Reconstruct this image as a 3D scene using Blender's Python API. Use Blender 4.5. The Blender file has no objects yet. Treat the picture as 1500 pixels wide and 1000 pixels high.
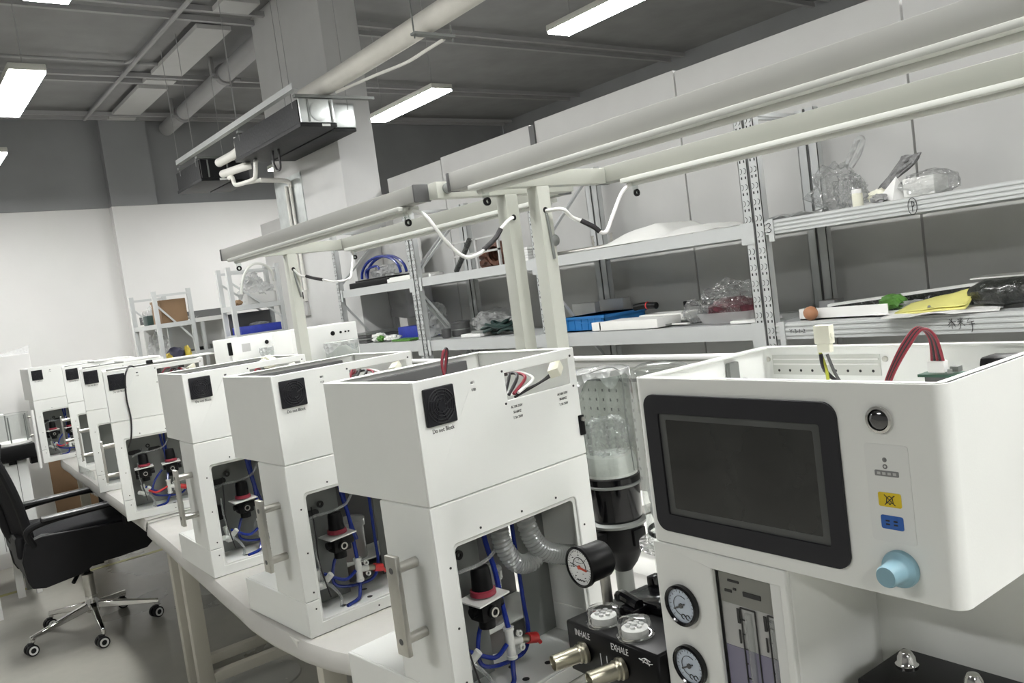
import bpy, bmesh, math, random
from mathutils import Vector, Matrix, noise
from mathutils.geometry import tessellate_polygon
random.seed(7)
scene = bpy.context.scene
COL = scene.collection
PI = math.pi
BZ = 0.735          # bench top height
# ------------------------------------------------------------------ materials
def new_mat(name):
    m = bpy.data.materials.new(name); m.use_nodes = True
    return m, m.node_tree.nodes, m.node_tree.links
def pbr(name, col, rough=0.5, metal=0.0, var=0.0, scale=6.0, bump=0.0, bscale=60.0, coat=0.0, spec=0.5):
    m, N, L = new_mat(name)
    b = N['Principled BSDF']
    b.inputs['Base Color'].default_value = (*col, 1)
    b.inputs['Roughness'].default_value = rough
    b.inputs['Metallic'].default_value = metal
    b.inputs['Specular IOR Level'].default_value = spec
    if coat: b.inputs['Coat Weight'].default_value = coat; b.inputs['Coat Roughness'].default_value = 0.08
    tc = N.new('ShaderNodeTexCoord')
    nz = N.new('ShaderNodeTexNoise'); nz.inputs['Scale'].default_value = scale; nz.inputs['Detail'].default_value = 4
    L.new(tc.outputs['Object'], nz.inputs['Vector'])
    cr = N.new('ShaderNodeValToRGB')
    v = max(var, 0.02)
    cr.color_ramp.elements[0].position = 0.3; cr.color_ramp.elements[1].position = 0.7
    cr.color_ramp.elements[0].color = (*[c * (1 - v) for c in col], 1)
    cr.color_ramp.elements[1].color = (*[min(1, c * (1 + v)) for c in col], 1)
    L.new(nz.outputs['Fac'], cr.inputs['Fac']); L.new(cr.outputs['Color'], b.inputs['Base Color'])
    if bump:
        n2 = N.new('ShaderNodeTexNoise'); n2.inputs['Scale'].default_value = bscale; n2.inputs['Detail'].default_value = 3
        L.new(tc.outputs['Object'], n2.inputs['Vector'])
        bp = N.new('ShaderNodeBump'); bp.inputs['Strength'].default_value = bump; bp.inputs['Distance'].default_value = 0.02
        L.new(n2.outputs['Fac'], bp.inputs['Height']); L.new(bp.outputs['Normal'], b.inputs['Normal'])
    return m
def clear(name, tint=(.95, .96, .95), gloss=0.25, rough=0.08, milk=0.1, bump=0.0, bscale=30.0):
    """thin clear plastic or glass: mostly see-through, glossy at grazing angles, a little milky"""
    m, N, L = new_mat(name)
    N.remove(N['Principled BSDF']); out = N['Material Output']
    t = N.new('ShaderNodeBsdfTransparent'); t.inputs['Color'].default_value = (*tint, 1)
    d = N.new('ShaderNodeBsdfDiffuse'); d.inputs['Color'].default_value = (.8, .81, .8, 1)
    g = N.new('ShaderNodeBsdfGlossy'); g.inputs['Roughness'].default_value = rough
    lw = N.new('ShaderNodeLayerWeight'); lw.inputs['Blend'].default_value = 0.35
    mm = N.new('ShaderNodeMath'); mm.operation = 'MULTIPLY_ADD'; mm.inputs[1].default_value = gloss; mm.inputs[2].default_value = 0.04
    L.new(lw.outputs['Facing'], mm.inputs[0])
    tl = N.new('ShaderNodeBsdfTranslucent'); tl.inputs['Color'].default_value = (.85, .86, .85, 1)
    x0 = N.new('ShaderNodeMixShader'); x0.inputs['Fac'].default_value = .45
    L.new(d.outputs[0], x0.inputs[1]); L.new(tl.outputs[0], x0.inputs[2])
    x1 = N.new('ShaderNodeMixShader'); x1.inputs['Fac'].default_value = milk
    L.new(t.outputs[0], x1.inputs[1]); L.new(x0.outputs[0], x1.inputs[2])
    x2 = N.new('ShaderNodeMixShader'); L.new(mm.outputs[0], x2.inputs['Fac'])
    L.new(x1.outputs[0], x2.inputs[1]); L.new(g.outputs[0], x2.inputs[2])
    L.new(x2.outputs[0], out.inputs['Surface'])
    if bump:
        tc = N.new('ShaderNodeTexCoord'); n2 = N.new('ShaderNodeTexVoronoi'); n2.inputs['Scale'].default_value = bscale
        L.new(tc.outputs['Object'], n2.inputs['Vector'])
        bp = N.new('ShaderNodeBump'); bp.inputs['Strength'].default_value = bump; bp.inputs['Distance'].default_value = 0.03
        L.new(n2.outputs['Distance'], bp.inputs['Height'])
        L.new(bp.outputs['Normal'], g.inputs['Normal']); L.new(bp.outputs['Normal'], d.inputs['Normal'])
    return m
def emit(name, col, s):
    m, N, L = new_mat(name)
    b = N['Principled BSDF']; b.inputs['Base Color'].default_value = (.9, .9, .9, 1)
    b.inputs['Emission Color'].default_value = (*col, 1); b.inputs['Emission Strength'].default_value = s
    return m
M = {}
M['white'] = pbr('white_powder_coat', (.79, .80, .77), .42, var=.015, bump=.015, bscale=400)
M['white_in'] = pbr('white_sheet_inside', (.74, .75, .73), .5, var=.02)
M['plate'] = pbr('grey_zinc_plate', (.21, .22, .21), .42, .25, var=.05)
M['black'] = pbr('black_plastic', (.0045, .0045, .005), .38, var=.1, spec=.22)
M['black_gloss'] = pbr('black_gloss', (.004, .004, .005), .12, var=.1, spec=.45)
M['fan'] = pbr('fan_black', (.009, .009, .012), .5, var=.1, spec=.3)
M['ink'] = pbr('black_ink', (.03, .03, .03), .6)
M['inkgrey'] = pbr('grey_ink', (.2, .2, .2), .6)
M['whiteink'] = pbr('white_ink', (.75, .75, .75), .6)
M['steel'] = pbr('brushed_steel', (.58, .57, .53), .32, 1.0, var=.06, scale=40)
M['chrome'] = pbr('chrome', (.75, .74, .72), .1, 1.0)
M['darkchrome'] = pbr('dark_chrome', (.16, .16, .165), .12, 1.0)
M['brass'] = pbr('nickel_brass', (.40, .38, .30), .28, 1.0)
M['red'] = pbr('red_plastic', (.55, .03, .03), .4)
M['reddark'] = pbr('dark_red_ring', (.28, .03, .05), .4)
M['wire_red'] = pbr('red_wire', (.24, .02, .035), .45)
M['wire_black'] = pbr('black_wire', (.02, .018, .02), .45)
M['wire_yellow'] = pbr('yellow_green_wire', (.45, .47, .05), .45)
M['wire_white'] = pbr('white_cable', (.8, .8, .77), .4)
M['hose_blue'] = pbr('blue_air_hose', (.012, .028, .22), .25, coat=.3)
M['clearhose'] = clear('clear_hose', (.85, .87, .87), .35, .1, .25)
M['corr'] = clear('corrugated_clear_hose', (.8, .82, .82), .4, .2, .35)
M['fitting'] = pbr('white_fitting', (.72, .73, .70), .35)
M['molex'] = pbr('cream_connector', (.80, .79, .66), .4)
M['glass'] = clear('clear_jar', (.93, .95, .94), .45, .05, .03)
M['dome'] = clear('clear_dome', (.97, .98, .98), .9, .03, .05)
M['bag'] = clear('clear_plastic_bag', (.98, .985, .985), .7, .1, .13, bump=1.0, bscale=45)
M['bag_milky'] = clear('milky_plastic_bag', (.96, .965, .965), .3, .2, .58, bump=1.0, bscale=40)
M['paint'] = pbr('cream_grey_paint', (.50, .51, .455), .42, var=.02)
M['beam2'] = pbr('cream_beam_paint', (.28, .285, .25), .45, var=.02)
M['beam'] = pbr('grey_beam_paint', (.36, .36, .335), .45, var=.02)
M['lampbody'] = pbr('lamp_channel', (.58, .59, .55), .4)
M['capdark'] = pbr('dark_end_cap', (.09, .09, .09), .5)
M['rack'] = pbr('rack_grey_paint', (.50, .515, .51), .42, var=.03)
M['rackdark'] = pbr('rack_slot_dark', (.02, .02, .02), .7)
M['board'] = pbr('wall_board', (.53, .53, .515), .6, var=.02)
M['wallwhite'] = pbr('white_wall', (.70, .695, .68), .7, var=.015, scale=2)
M['wallback'] = pbr('painted_wall', (.46, .46, .45), .7)
M['walldark'] = pbr('dark_grey_paint', (.27, .275, .28), .75, var=.06, scale=2)
M['ceil'] = pbr('ceiling_dark_grey', (.27, .27, .27), .8, var=.08, scale=3)
M['pipegrey'] = pbr('grey_conduit', (.36, .36, .36), .6)
M['ceilstrip'] = pbr('ceiling_tray_cover', (.50, .50, .49), .6)
M['colpaint'] = pbr('column_paint', (.60, .60, .59), .6, var=.02)
M['galv'] = pbr('galvanised_sheet', (.62, .65, .64), .35, .75, var=.1, scale=12)
M['insul'] = pbr('black_insulation', (.006, .0065, .0075), .5, var=.2, bump=.1, bscale=40, spec=.3)
M['pvc'] = pbr('white_pvc', (.80, .79, .74), .45)
M['duct'] = pbr('white_wrapped_duct', (.72, .70, .64), .5, var=.05, bump=.25, bscale=14)
M['lamp'] = emit('lamp_diffuser', (1.0, 1.0, .985), 15.0)
M['lampcase'] = pbr('lamp_case', (.55, .55, .5), .5)
M['cardboard'] = pbr('cardboard', (.23, .145, .08), .8, var=.08)
M['mat'] = pbr('white_bench_mat', (.53, .52, .49), .55, var=.05, scale=5, bump=.12, bscale=14)
M['bench'] = pbr('bench_laminate', (.66, .66, .62), .5, var=.03)
M['leg'] = pbr('bench_leg_paint', (.52, .50, .43), .45)
M['screen'] = pbr('dark_lcd', (.022, .023, .022), .07, var=.5, scale=9, coat=.4)
M['screenedge'] = pbr('lcd_edge', (.075, .078, .075), .3, var=.3)
M['bezel'] = pbr('black_bezel', (.018, .018, .022), .5, spec=.35)
M['knobblue'] = pbr('pale_blue_knob', (.23, .39, .46), .4)
M['yellow'] = pbr('yellow_key', (.72, .53, .02), .5)
M['bluekey'] = pbr('blue_key', (.03, .12, .42), .5)
M['greykey'] = pbr('grey_key', (.22, .22, .22), .5)
M['labelfilm'] = pbr('label_film', (.76, .77, .745), .35)
M['flowgrey'] = pbr('flowmeter_header', (.22, .22, .20), .4)
M['flowclear'] = pbr('flowmeter_acrylic', (.42, .42, .41), .15, coat=.5)
M['flowviolet'] = pbr('flowmeter_lower', (.19, .18, .26), .15, coat=.5)
M['dial'] = pbr('white_dial', (.78, .79, .78), .4)
M['dialblue'] = pbr('pale_blue_dial', (.52, .58, .66), .3)
M['needle'] = pbr('red_needle', (.6, .08, .04), .4)
M['chairblack'] = pbr('chair_black_plastic', (.008, .008, .009), .55, var=.2, spec=.25)
M['chairmesh'] = pbr('chair_mesh', (.014, .014, .016), .8, var=.2, bump=.3, bscale=250, spec=.2)
M['chairgrey'] = pbr('chair_arm_pad', (.035, .035, .037), .3)
M['castwhite'] = pbr('caster_ring', (.75, .75, .74), .4)
M['pcb'] = pbr('green_board', (.03, .09, .06), .4)
M['orange'] = pbr('orange_ball', (.40, .19, .10), .5, var=.1)
M['green'] = pbr('green_bundle', (.08, .22, .035), .5, var=.3, scale=40)
M['yellowpaper'] = pbr('yellow_folder', (.72, .68, .22), .55, var=.1)
M['paper'] = pbr('white_paper', (.78, .78, .76), .6)
M['foam'] = pbr('white_foam', (.80, .80, .77), .7, bump=.1, bscale=90)
M['crate'] = pbr('blue_crate', (.02, .16, .42), .35)
M['bluebox'] = pbr('deep_blue_box', (.025, .045, .34), .45, var=.15, scale=30)
M['redbits'] = pbr('dark_red_parts', (.10, .02, .03), .35, var=.4, scale=60)
M['tub'] = clear('translucent_tub', (.8, .8, .8), .25, .2, .5)
M['film'] = pbr('black_wrap_film', (.02, .022, .02), .2, var=.4, scale=30, bump=.8, bscale=35, coat=.5)
M['rope'] = pbr('dark_green_cable', (.02, .045, .04), .4)
M['copper'] = pbr('brown_coil', (.13, .055, .035), .45, var=.4, scale=60)
M['wood'] = pbr('rack_wood', (.16, .08, .05), .7)
M['navy'] = pbr('navy_bag', (.03, .03, .06), .7)
M['gold'] = pbr('yellow_bag', (.55, .43, .06), .6)
M['greybag'] = pbr('grey_antistatic_bag', (.23, .23, .23), .25, .15, bump=.6, bscale=50)
M['greyplastic'] = pbr('grey_sheet_plastic', (.30, .30, .30), .3, var=.05)
def floor_mat():
    m, N, L = new_mat('epoxy_floor')
    b = N['Principled BSDF']
    tc = N.new('ShaderNodeTexCoord')
    n1 = N.new('ShaderNodeTexNoise'); n1.inputs['Scale'].default_value = 1.3; n1.inputs['Detail'].default_value = 6
    n2 = N.new('ShaderNodeTexNoise'); n2.inputs['Scale'].default_value = 14; n2.inputs['Detail'].default_value = 5
    for n in (n1, n2): L.new(tc.outputs['Object'], n.inputs['Vector'])
    mx = N.new('ShaderNodeMath'); mx.operation = 'MULTIPLY_ADD'; mx.inputs[1].default_value = .35; 
    L.new(n2.outputs['Fac'], mx.inputs[0]); L.new(n1.outputs['Fac'], mx.inputs[2])
    cr = N.new('ShaderNodeValToRGB')
    cr.color_ramp.elements[0].position = .4; cr.color_ramp.elements[0].color = (.29, .285, .255, 1)
    cr.color_ramp.elements[1].position = .95; cr.color_ramp.elements[1].color = (.40, .39, .345, 1)
    L.new(mx.outputs[0], cr.inputs['Fac']); L.new(cr.outputs['Color'], b.inputs['Base Color'])
    b.inputs['Roughness'].default_value = .28
    rr = N.new('ShaderNodeMath'); rr.operation = 'MULTIPLY_ADD'; rr.inputs[1].default_value = .25; rr.inputs[2].default_value = .18
    L.new(n1.outputs['Fac'], rr.inputs[0]); L.new(rr.outputs[0], b.inputs['Roughness'])
    return m
M['floor'] = floor_mat()
def shadecloth(name, c1, c2, scale):
    return pbr(name, c1, .6, var=.3, scale=scale)
# ------------------------------------------------------------------ mesh builder
PM = {}                                  # world matrix of every empty made here
class MB:
    def __init__(s): s.bm = bmesh.new()
    def _add(s, vs, fs, mat=None):
        if mat is None: mat = Matrix()
        v = [s.bm.verts.new(mat @ Vector(p)) for p in vs]
        for f in fs:
            try: s.bm.faces.new([v[i] for i in f])
            except ValueError: pass
        return s
    def box(s, a, b, bev=0.0, seg=2, mat=None):
        x0, y0, z0 = [min(a[i], b[i]) for i in range(3)]; x1, y1, z1 = [max(a[i], b[i]) for i in range(3)]
        if bev <= 0:
            return s._add([(x0,y0,z0),(x1,y0,z0),(x1,y1,z0),(x0,y1,z0),(x0,y0,z1),(x1,y0,z1),(x1,y1,z1),(x0,y1,z1)],
                   [(3,2,1,0),(4,5,6,7),(0,1,5,4),(1,2,6,5),(2,3,7,6),(3,0,4,7)], mat)
        t = bmesh.new(); bmesh.ops.create_cube(t, size=1)
        for v in t.verts: v.co = Vector(((x0+x1)/2 + v.co.x*(x1-x0), (y0+y1)/2 + v.co.y*(y1-y0), (z0+z1)/2 + v.co.z*(z1-z0)))
        bmesh.ops.bevel(t, geom=list(t.edges), offset=min(bev, .49*min(x1-x0, y1-y0, z1-z0)), segments=seg, profile=.6, affect='EDGES')
        return s.merge(t, mat)
    def merge(s, t, mat=None):
        t.verts.index_update()
        vs = [v.co.copy() for v in t.verts]; fs = [[v.index for v in f.verts] for f in t.faces]
        t.free(); return s._add(vs, fs, mat)
    def cyl(s, p0, p1, r0, r1=None, n=20, cap=True, mat=None):
        p0 = Vector(p0); p1 = Vector(p1); r1 = r0 if r1 is None else r1
        d = (p1 - p0).normalized(); a = d.orthogonal().normalized(); b = d.cross(a)
        vs = []; fs = []
        for p, r in ((p0, r0), (p1, r1)):
            for i in range(n):
                t = 2*PI*i/n; vs.append(p + (a*math.cos(t) + b*math.sin(t))*r)
        for i in range(n): fs.append((i, (i+1) % n, n+(i+1) % n, n+i))
        if cap: fs += [tuple(range(n-1, -1, -1)), tuple(range(n, 2*n))]
        return s._add(vs, fs, mat)
    def lathe(s, prof, o=(0,0,0), axis=(0,0,1), n=28, mat=None):
        o = Vector(o); d = Vector(axis).normalized(); a = d.orthogonal().normalized(); b = d.cross(a)
        vs = []; fs = []
        for r, h in prof:
            for i in range(n):
                t = 2*PI*i/n; vs.append(o + d*h + (a*math.cos(t) + b*math.sin(t))*max(r, 1e-5))
        for k in range(len(prof)-1):
            for i in range(n): fs.append((k*n+i, k*n+(i+1) % n, (k+1)*n+(i+1) % n, (k+1)*n+i))
        return s._add(vs, fs, mat)
    def tube(s, pts, r, n=8, sub=6, cap=True, mat=None, ripple=0.0, rn=3):
        P = [Vector(p) for p in pts]
        if sub > 1 and len(P) > 2:
            Q = []
            for i in range(len(P)-1):
                a = P[max(i-1, 0)]; b = P[i]; c = P[i+1]; d = P[min(i+2, len(P)-1)]
                for k in range(sub):
                    t = k/sub
                    Q.append(.5*((2*b) + (c-a)*t + (2*a-5*b+4*c-d)*t*t + (3*b-a-3*c+d)*t**3))
            Q.append(P[-1]); P = Q
        vs = []; fs = []; up = None
        for i, p in enumerate(P):
            d = (P[min(i+1, len(P)-1)] - P[max(i-1, 0)]).normalized()
            if up is None: up = d.orthogonal().normalized()
            up = (up - d*up.dot(d)); up = up.normalized() if up.length > 1e-6 else d.orthogonal().normalized()
            w = d.cross(up)
            rr = r*(1 + ripple*(1 if i % 2 else -1))
            for k in range(n):
                t = 2*PI*k/n; vs.append(p + (up*math.cos(t) + w*math.sin(t))*rr)
        for i in range(len(P)-1):
            for k in range(n): fs.append((i*n+k, i*n+(k+1) % n, (i+1)*n+(k+1) % n, (i+1)*n+k))
        if cap: fs += [tuple(range(n-1, -1, -1)), tuple((len(P)-1)*n+k for k in range(n))]
        return s._add(vs, fs, mat)
    def plate(s, outer, holes, d0, d1, plane='y', mat=None):
        """flat sheet with holes: 2d loops given in the plane across axis 'x','y' or 'z', thickness d0..d1"""
        loops = [outer] + list(holes)
        flat = [p for l in loops for p in l]
        tri = tessellate_polygon([[Vector((p[0], p[1], 0)) for p in l] for l in loops])
        def P(p, d): return {'y': (p[0], d, p[1]), 'z': (p[0], p[1], d), 'x': (d, p[0], p[1])}[plane]
        n = len(flat)
        vs = [P(p, d0) for p in flat] + [P(p, d1) for p in flat]
        fs = [tuple(t) for t in tri] + [tuple(i+n for i in reversed(t)) for t in tri]
        k = 0
        for l in loops:
            m = len(l)
            for i in range(m): fs.append((k+i, k+(i+1) % m, n+k+(i+1) % m, n+k+i))
            k += m
        t = bmesh.new(); vv = [t.verts.new(v) for v in vs]
        for f in fs:
            try: t.faces.new([vv[i] for i in f])
            except ValueError: pass
        bmesh.ops.recalc_face_normals(t, faces=list(t.faces))
        return s.merge(t, mat)
    def grid(s, fn, nu, nv, mat=None, thick=None):
        vs = [fn(i/nu, j/nv) for j in range(nv+1) for i in range(nu+1)]
        fs = [(j*(nu+1)+i, j*(nu+1)+i+1, (j+1)*(nu+1)+i+1, (j+1)*(nu+1)+i) for j in range(nv) for i in range(nu)]
        return s._add(vs, fs, mat)
    def blob(s, c, r, amp=.25, freq=3.0, sub=3, seed=0, mat=None, flat=None):
        t = bmesh.new(); bmesh.ops.create_icosphere(t, subdivisions=sub, radius=1)
        o = Vector((seed*7.3, seed*3.1, seed*1.7))
        for v in t.verts:
            k = 1 + amp*noise.noise(v.co*freq + o) + amp*.5*noise.noise(v.co*freq*2.3 + o)
            q = v.co*k; v.co = Vector((c[0]+q.x*r[0], c[1]+q.y*r[1], c[2]+q.z*r[2]))
            if flat is not None and v.co.z < flat: v.co.z = flat
        return s.merge(t, mat)
    def build(s, name, mat, parent=None, world=False, angle=35, bevel=0.0, solid=0.0):
        me = bpy.data.meshes.new(name)
        if world and parent is not None:
            s.bm.transform(PM[parent.name].inverted())
        bmesh.ops.recalc_face_normals(s.bm, faces=list(s.bm.faces)) if len(s.bm.faces) < 60000 else None
        s.bm.to_mesh(me); s.bm.free()
        me.materials.append(M[mat] if isinstance(mat, str) else mat)
        for p in me.polygons: p.use_smooth = True
        me.set_sharp_from_angle(angle=math.radians(angle))
        o = bpy.data.objects.new(name, me); COL.objects.link(o)
        if parent is not None: o.parent = parent; PM[o.name] = PM[parent.name]
        else: PM[o.name] = Matrix()
        if solid:
            md = o.modifiers.new('thickness', 'SOLIDIFY'); md.thickness = solid; md.offset = 0
        if bevel:
            md = o.modifiers.new('edge', 'BEVEL'); md.width = bevel; md.segments = 2; md.limit_method = 'ANGLE'; md.angle_limit = math.radians(50)
        return o
def inlay(o, mb, mat, parent=None, world=False):
    """add small surface marks to an existing mesh, in a second material"""
    if world: mb.bm.transform(PM[(parent or o).name].inverted())
    me = o.data; n0 = len(me.polygons)
    b = bmesh.new(); b.from_mesh(me)
    t = bpy.data.meshes.new('t'); mb.bm.to_mesh(t); mb.bm.free(); b.from_mesh(t); bpy.data.meshes.remove(t)
    b.to_mesh(me); b.free()
    me.materials.append(M[mat]); k = len(me.materials) - 1
    for p in list(me.polygons)[n0:]: p.material_index = k; p.use_smooth = False
    return o
def tag(o, label=None, cat=None, group=None, kind=None):
    if label: o['label'] = label
    if cat: o['category'] = cat
    if group: o['group'] = group
    if kind: o['kind'] = kind
    return o
def thing(name, label, cat, loc=(0,0,0), rz=0.0, group=None):
    o = bpy.data.objects.new(name, None); COL.objects.link(o)
    o.empty_display_size = .05
    o.location = loc; o.rotation_euler = (0, 0, rz)
    PM[o.name] = Matrix.Translation(Vector(loc)) @ Matrix.Rotation(rz, 4, 'Z')
    return tag(o, label, cat, group)
def structure(o): o['kind'] = 'structure'; return o
def rrect(x0, z0, x1, z1, r, n=5, corners=(1,1,1,1)):
    """rounded rectangle loop, corners in order (x0z0, x1z0, x1z1, x0z1)"""
    out = []
    for (cx, cz, a0, on) in ((x0, z0, PI, corners[0]), (x1, z0, 1.5*PI, corners[1]), (x1, z1, 0, corners[2]), (x0, z1, .5*PI, corners[3])):
        if not on: out.append((cx, cz)); continue
        px = cx + (r if cx == x0 else -r); pz = cz + (r if cz == z0 else -r)
        for k in range(n+1):
            t = a0 + .5*PI*k/n; out.append((px + r*math.cos(t), pz + r*math.sin(t)))
    return out
def circ(cx, cz, r, n=24, rx=None):
    return [(cx + (rx or r)*math.cos(2*PI*i/n), cz + r*math.sin(2*PI*i/n)) for i in range(n)]
def text(s, size, pos, mat, parent, name='printed_text', align='CENTER', space=1.0, mtx=None, sx=1.0, spacing=1.0, world=False, ext=.0002):
    c = bpy.data.curves.new('t', 'FONT'); c.body = s; c.size = size; c.align_x = align; c.extrude = ext
    c.space_line = space; c.space_character = spacing; c.resolution_u = 3
    t = bpy.data.objects.new('t', c)
    me = bpy.data.meshes.new_from_object(t)
    bpy.data.objects.remove(t); bpy.data.curves.remove(c)
    b = MB(); b.bm.from_mesh(me); bpy.data.meshes.remove(me)
    R = mtx if mtx is not None else Matrix.Rotation(PI/2, 4, 'X')
    b.bm.transform(Matrix.Translation(Vector(pos)) @ R @ Matrix.Scale(sx, 4, (1,0,0)))
    return b.build(name, mat, parent, world=world)
def strokes(lines, r, f, mat, parent, name='handwriting', world=False):
    b = MB()
    for l in lines: b.tube([f(*p) for p in l], r, n=5, sub=3)
    return b.build(name, mat, parent, world=world)
# ------------------------------------------------------------------ the room
CEIL = 4.2
o = MB().box((-6.2, -5.2, -.1), (9.2, 11.4, 0)).build('floor', 'floor'); structure(o)
b = MB(); b.box((-6, 11.13, 0), (2.64, 11.4, 3.07)); b.box((2.64, 11.0, 0), (9, 11.4, 3.07))
wr = b.build('wall_rear', 'wallwhite'); structure(wr)
b = MB(); b.box((-6, 11.11, 3.07), (2.64, 11.4, CEIL)); b.box((2.64, 10.98, 3.07), (3.18, 11.4, CEIL)); b.box((3.18, 11.11, 3.07), (9, 11.4, CEIL))
b.build('upper_band', 'walldark', wr)
structure(MB().box((9.0, -5.2, 0), (9.2, 11.1, CEIL)).build('wall_right', 'walldark'))
wl = structure(MB().box((-6.2, -5.2, 0), (-6, 11.4, 3.07)).build('wall_left', 'wallback'))
MB().box((-6.2, -5.2, 3.07), (-6.001, 11.4, CEIL)).build('upper_band', 'walldark', wl)
wf = structure(MB().box((-6, -5.2, 0), (9, -5, 3.07)).build('wall_front', 'wallback'))
MB().box((-6, -5.2, 3.07), (9, -5.001, CEIL)).build('upper_band', 'walldark', wf)
ce = structure(MB().box((-6.2, -5.2, CEIL), (9.2, 11.4, CEIL + .15)).build('ceiling', 'ceil'))
# conduits and shallow trays fixed to the ceiling
b = MB()
for y in (10.74, 10.94, 9.09, 9.31, 7.07, 7.31, 5.0, 5.2, 2.9, 3.1):
    b.box((-5.9, y - .022, CEIL - .09), (8.9, y + .022, CEIL - .045))
b.build('trim', 'pipegrey', ce)
b = MB()
for y in (8.69, 6.64): b.tube([(-5.5, y, CEIL - .06), (2.14, y, CEIL - .06), (2.42, y - .02, CEIL - .07), (2.475, y - .25, CEIL - .08)], .016, sub=4)
b.tube([(2.475, -3, CEIL - .1), (2.475, 10.9, CEIL - .1)], .02, sub=1)
b.build('conduit', 'pipegrey', ce)
b = MB(); b.box((2.52, -4, CEIL - .035), (2.70, 11.0, CEIL)); b.build('cable_tray', 'ceil', ce)
b = MB()
for y0, y1 in ((9.45, 10.63), (7.45, 8.94), (6.75, 7.02), (5.29, 6.58), (3.2, 4.9), (10.8, 10.92), (9.13, 9.27)): b.box((2.73, y0, CEIL - .1), (3.04, y1, CEIL - .06))
b.build('tray_cover', 'ceilstrip', ce)
# the overhead round duct
t = thing('ventilation_pipe', 'grey round pipe running along the dark ceiling left of the column', 'pipe', (3.32, 7.4, 4.06))
MB().cyl((3.32, 7.40, 4.04), (3.46, 11.08, 4.04), .088, n=28).build('pipe', 'pipegrey', t, world=True)
for y, x in ((8.55, 3.365), (10.2, 3.43)):
    MB().cyl((x, y, 4.04), (x + .003, y + .08, 4.04), .108, n=28).build('clamp_ring', 'ceil', t, world=True)
    MB().box((x - .15, y, 4.03), (x - .12, y + .05, CEIL)).box((x - .15, y, 3.98), (x + .15, y + .05, 4.0)).build('bracket', 'ceil', t, world=True)
# ------------------------------------------------------------------ ceiling lamps
def lamp(x, y, label, group, L=1.2, w=.22, z=3.25):
    t = thing('ceiling_light', label, 'ceiling light', (x, y, z), 0, group)
    MB().box((-w/2, -L/2, .004), (w/2, L/2, .05), .008).build('case', 'lampcase', t)
    MB().box((-w/2 + .006, -L/2 + .006, -.012), (w/2 - .006, L/2 - .006, .004), .005).build('diffuser', 'lamp', t)
    for yy in (-L/2 + .15, L/2 - .15): MB().cyl((0, yy, .05), (0, yy, CEIL - z), .003, n=6).build('hanger', 'pipegrey', t)
G = 'ceiling panel lamps in two rows'
lamp(4.28, 6.64, 'bright ceiling lamp seen just right of the white column', G)
lamp(4.29, 3.92, 'bright ceiling lamp cut off by the top edge, above the partition boards', G)
lamp(1.09, 6.65, 'large bright ceiling lamp at the left edge before the dark upper wall', G)
lamp(1.0, 4.2, 'ceiling lamp showing only its end at the top left edge', G)
lamp(1.17, 9.2, 'farthest ceiling lamp, a sliver at the left edge near the rear wall', G)
for x, y in ((1.0, 1.6), (1.0, -1.05), (1.0, -3.3), (4.29, 1.3), (4.29, -1.3), (4.29, 9.2), (-2.2, 9.2), (-2.6, 1.7), (-2.2, -3.3)):
    lamp(x, y, 'ceiling lamp outside the picture, lighting the benches from above', 'ceiling lamps out of view')
# ------------------------------------------------------------------ column
cx0, cy0, cx1, cy1 = 3.20, 6.05, 3.54, 7.385
co = structure(MB().box((cx0, cy0, 0), (cx1, cy1, CEIL), .02).build('column', 'colpaint'))
MB().box((cx0 - .008, cy0 + .75, 2.0), (cx0, cy1 - .01, 2.70)).build('trim', 'galv', co)
t = thing('conduit_run', 'pair of white conduits with switch boxes running down the column face', 'conduit', (cx0, 7.02, 1.6))
for y in (7.0, 7.09): MB().tube([(cx0 - .025, y, 1.68), (cx0 - .025, y, 2.62)], .016, sub=1).build('pipe', 'pvc', t, world=True)
MB().tube([(cx0 - .025, 7.0, 2.6), (cx0 - .03, 7.0, 2.64), (cx0 - .1, 7.0, 2.66), (2.9, 6.98, 2.665)], .022).build('elbow', 'pvc', t, world=True)
for k, y in enumerate((7.18, 7.07)):
    f = MB().box((cx0 - .03, y - .035, 1.58), (cx0, y + .035, 1.68), .004).build('socket_box', 'pvc', t, world=True)
    MB().box((cx0 - .034, y - .022, 1.605), (cx0 - .03, y + .022, 1.665), .002).build('socket', 'ink', f, world=True)
MB().box((cx0 - .03, 7.02, 1.45), (cx0, 7.15, 1.57), .004).build('lower_box', 'ceilstrip', t, world=True)
# ------------------------------------------------------------------ partition boards behind the racks
G = 'partition boards behind the racks'
def pboard(y0, y1, z1, label, x=3.6):
    o = MB().box((x, y0, 0), (x + .04, y1, z1), .003).build('partition_board', 'board'); tag(o, label, 'panel', G)
pboard(.1, 1.706, 2.46, 'white partition board at the right edge, behind the shelf with the bagged parts')
pboard(1.716, 2.938, 2.50, 'white partition board behind the rack post with slots, second from the right edge')
pboard(2.948, 4.115, 2.51, 'white partition board behind the white crumpled sheet on the middle shelf')
pboard(4.17, 5.228, 2.50, 'white partition board behind the brown coil on the rack')
tag(MB().box((3.590, 4.117, 0), (3.598, 4.168, 2.49)).build('board_joint', 'capdark'), 'dark gap strip between two partition boards above the middle bench', 'trim')
pboard(5.238, 6.04, 2.485, 'white partition board nearest the right side of the column')
pboard(7.76, 8.85, 2.49, 'short stretch of partition board left of the column base')
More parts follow.
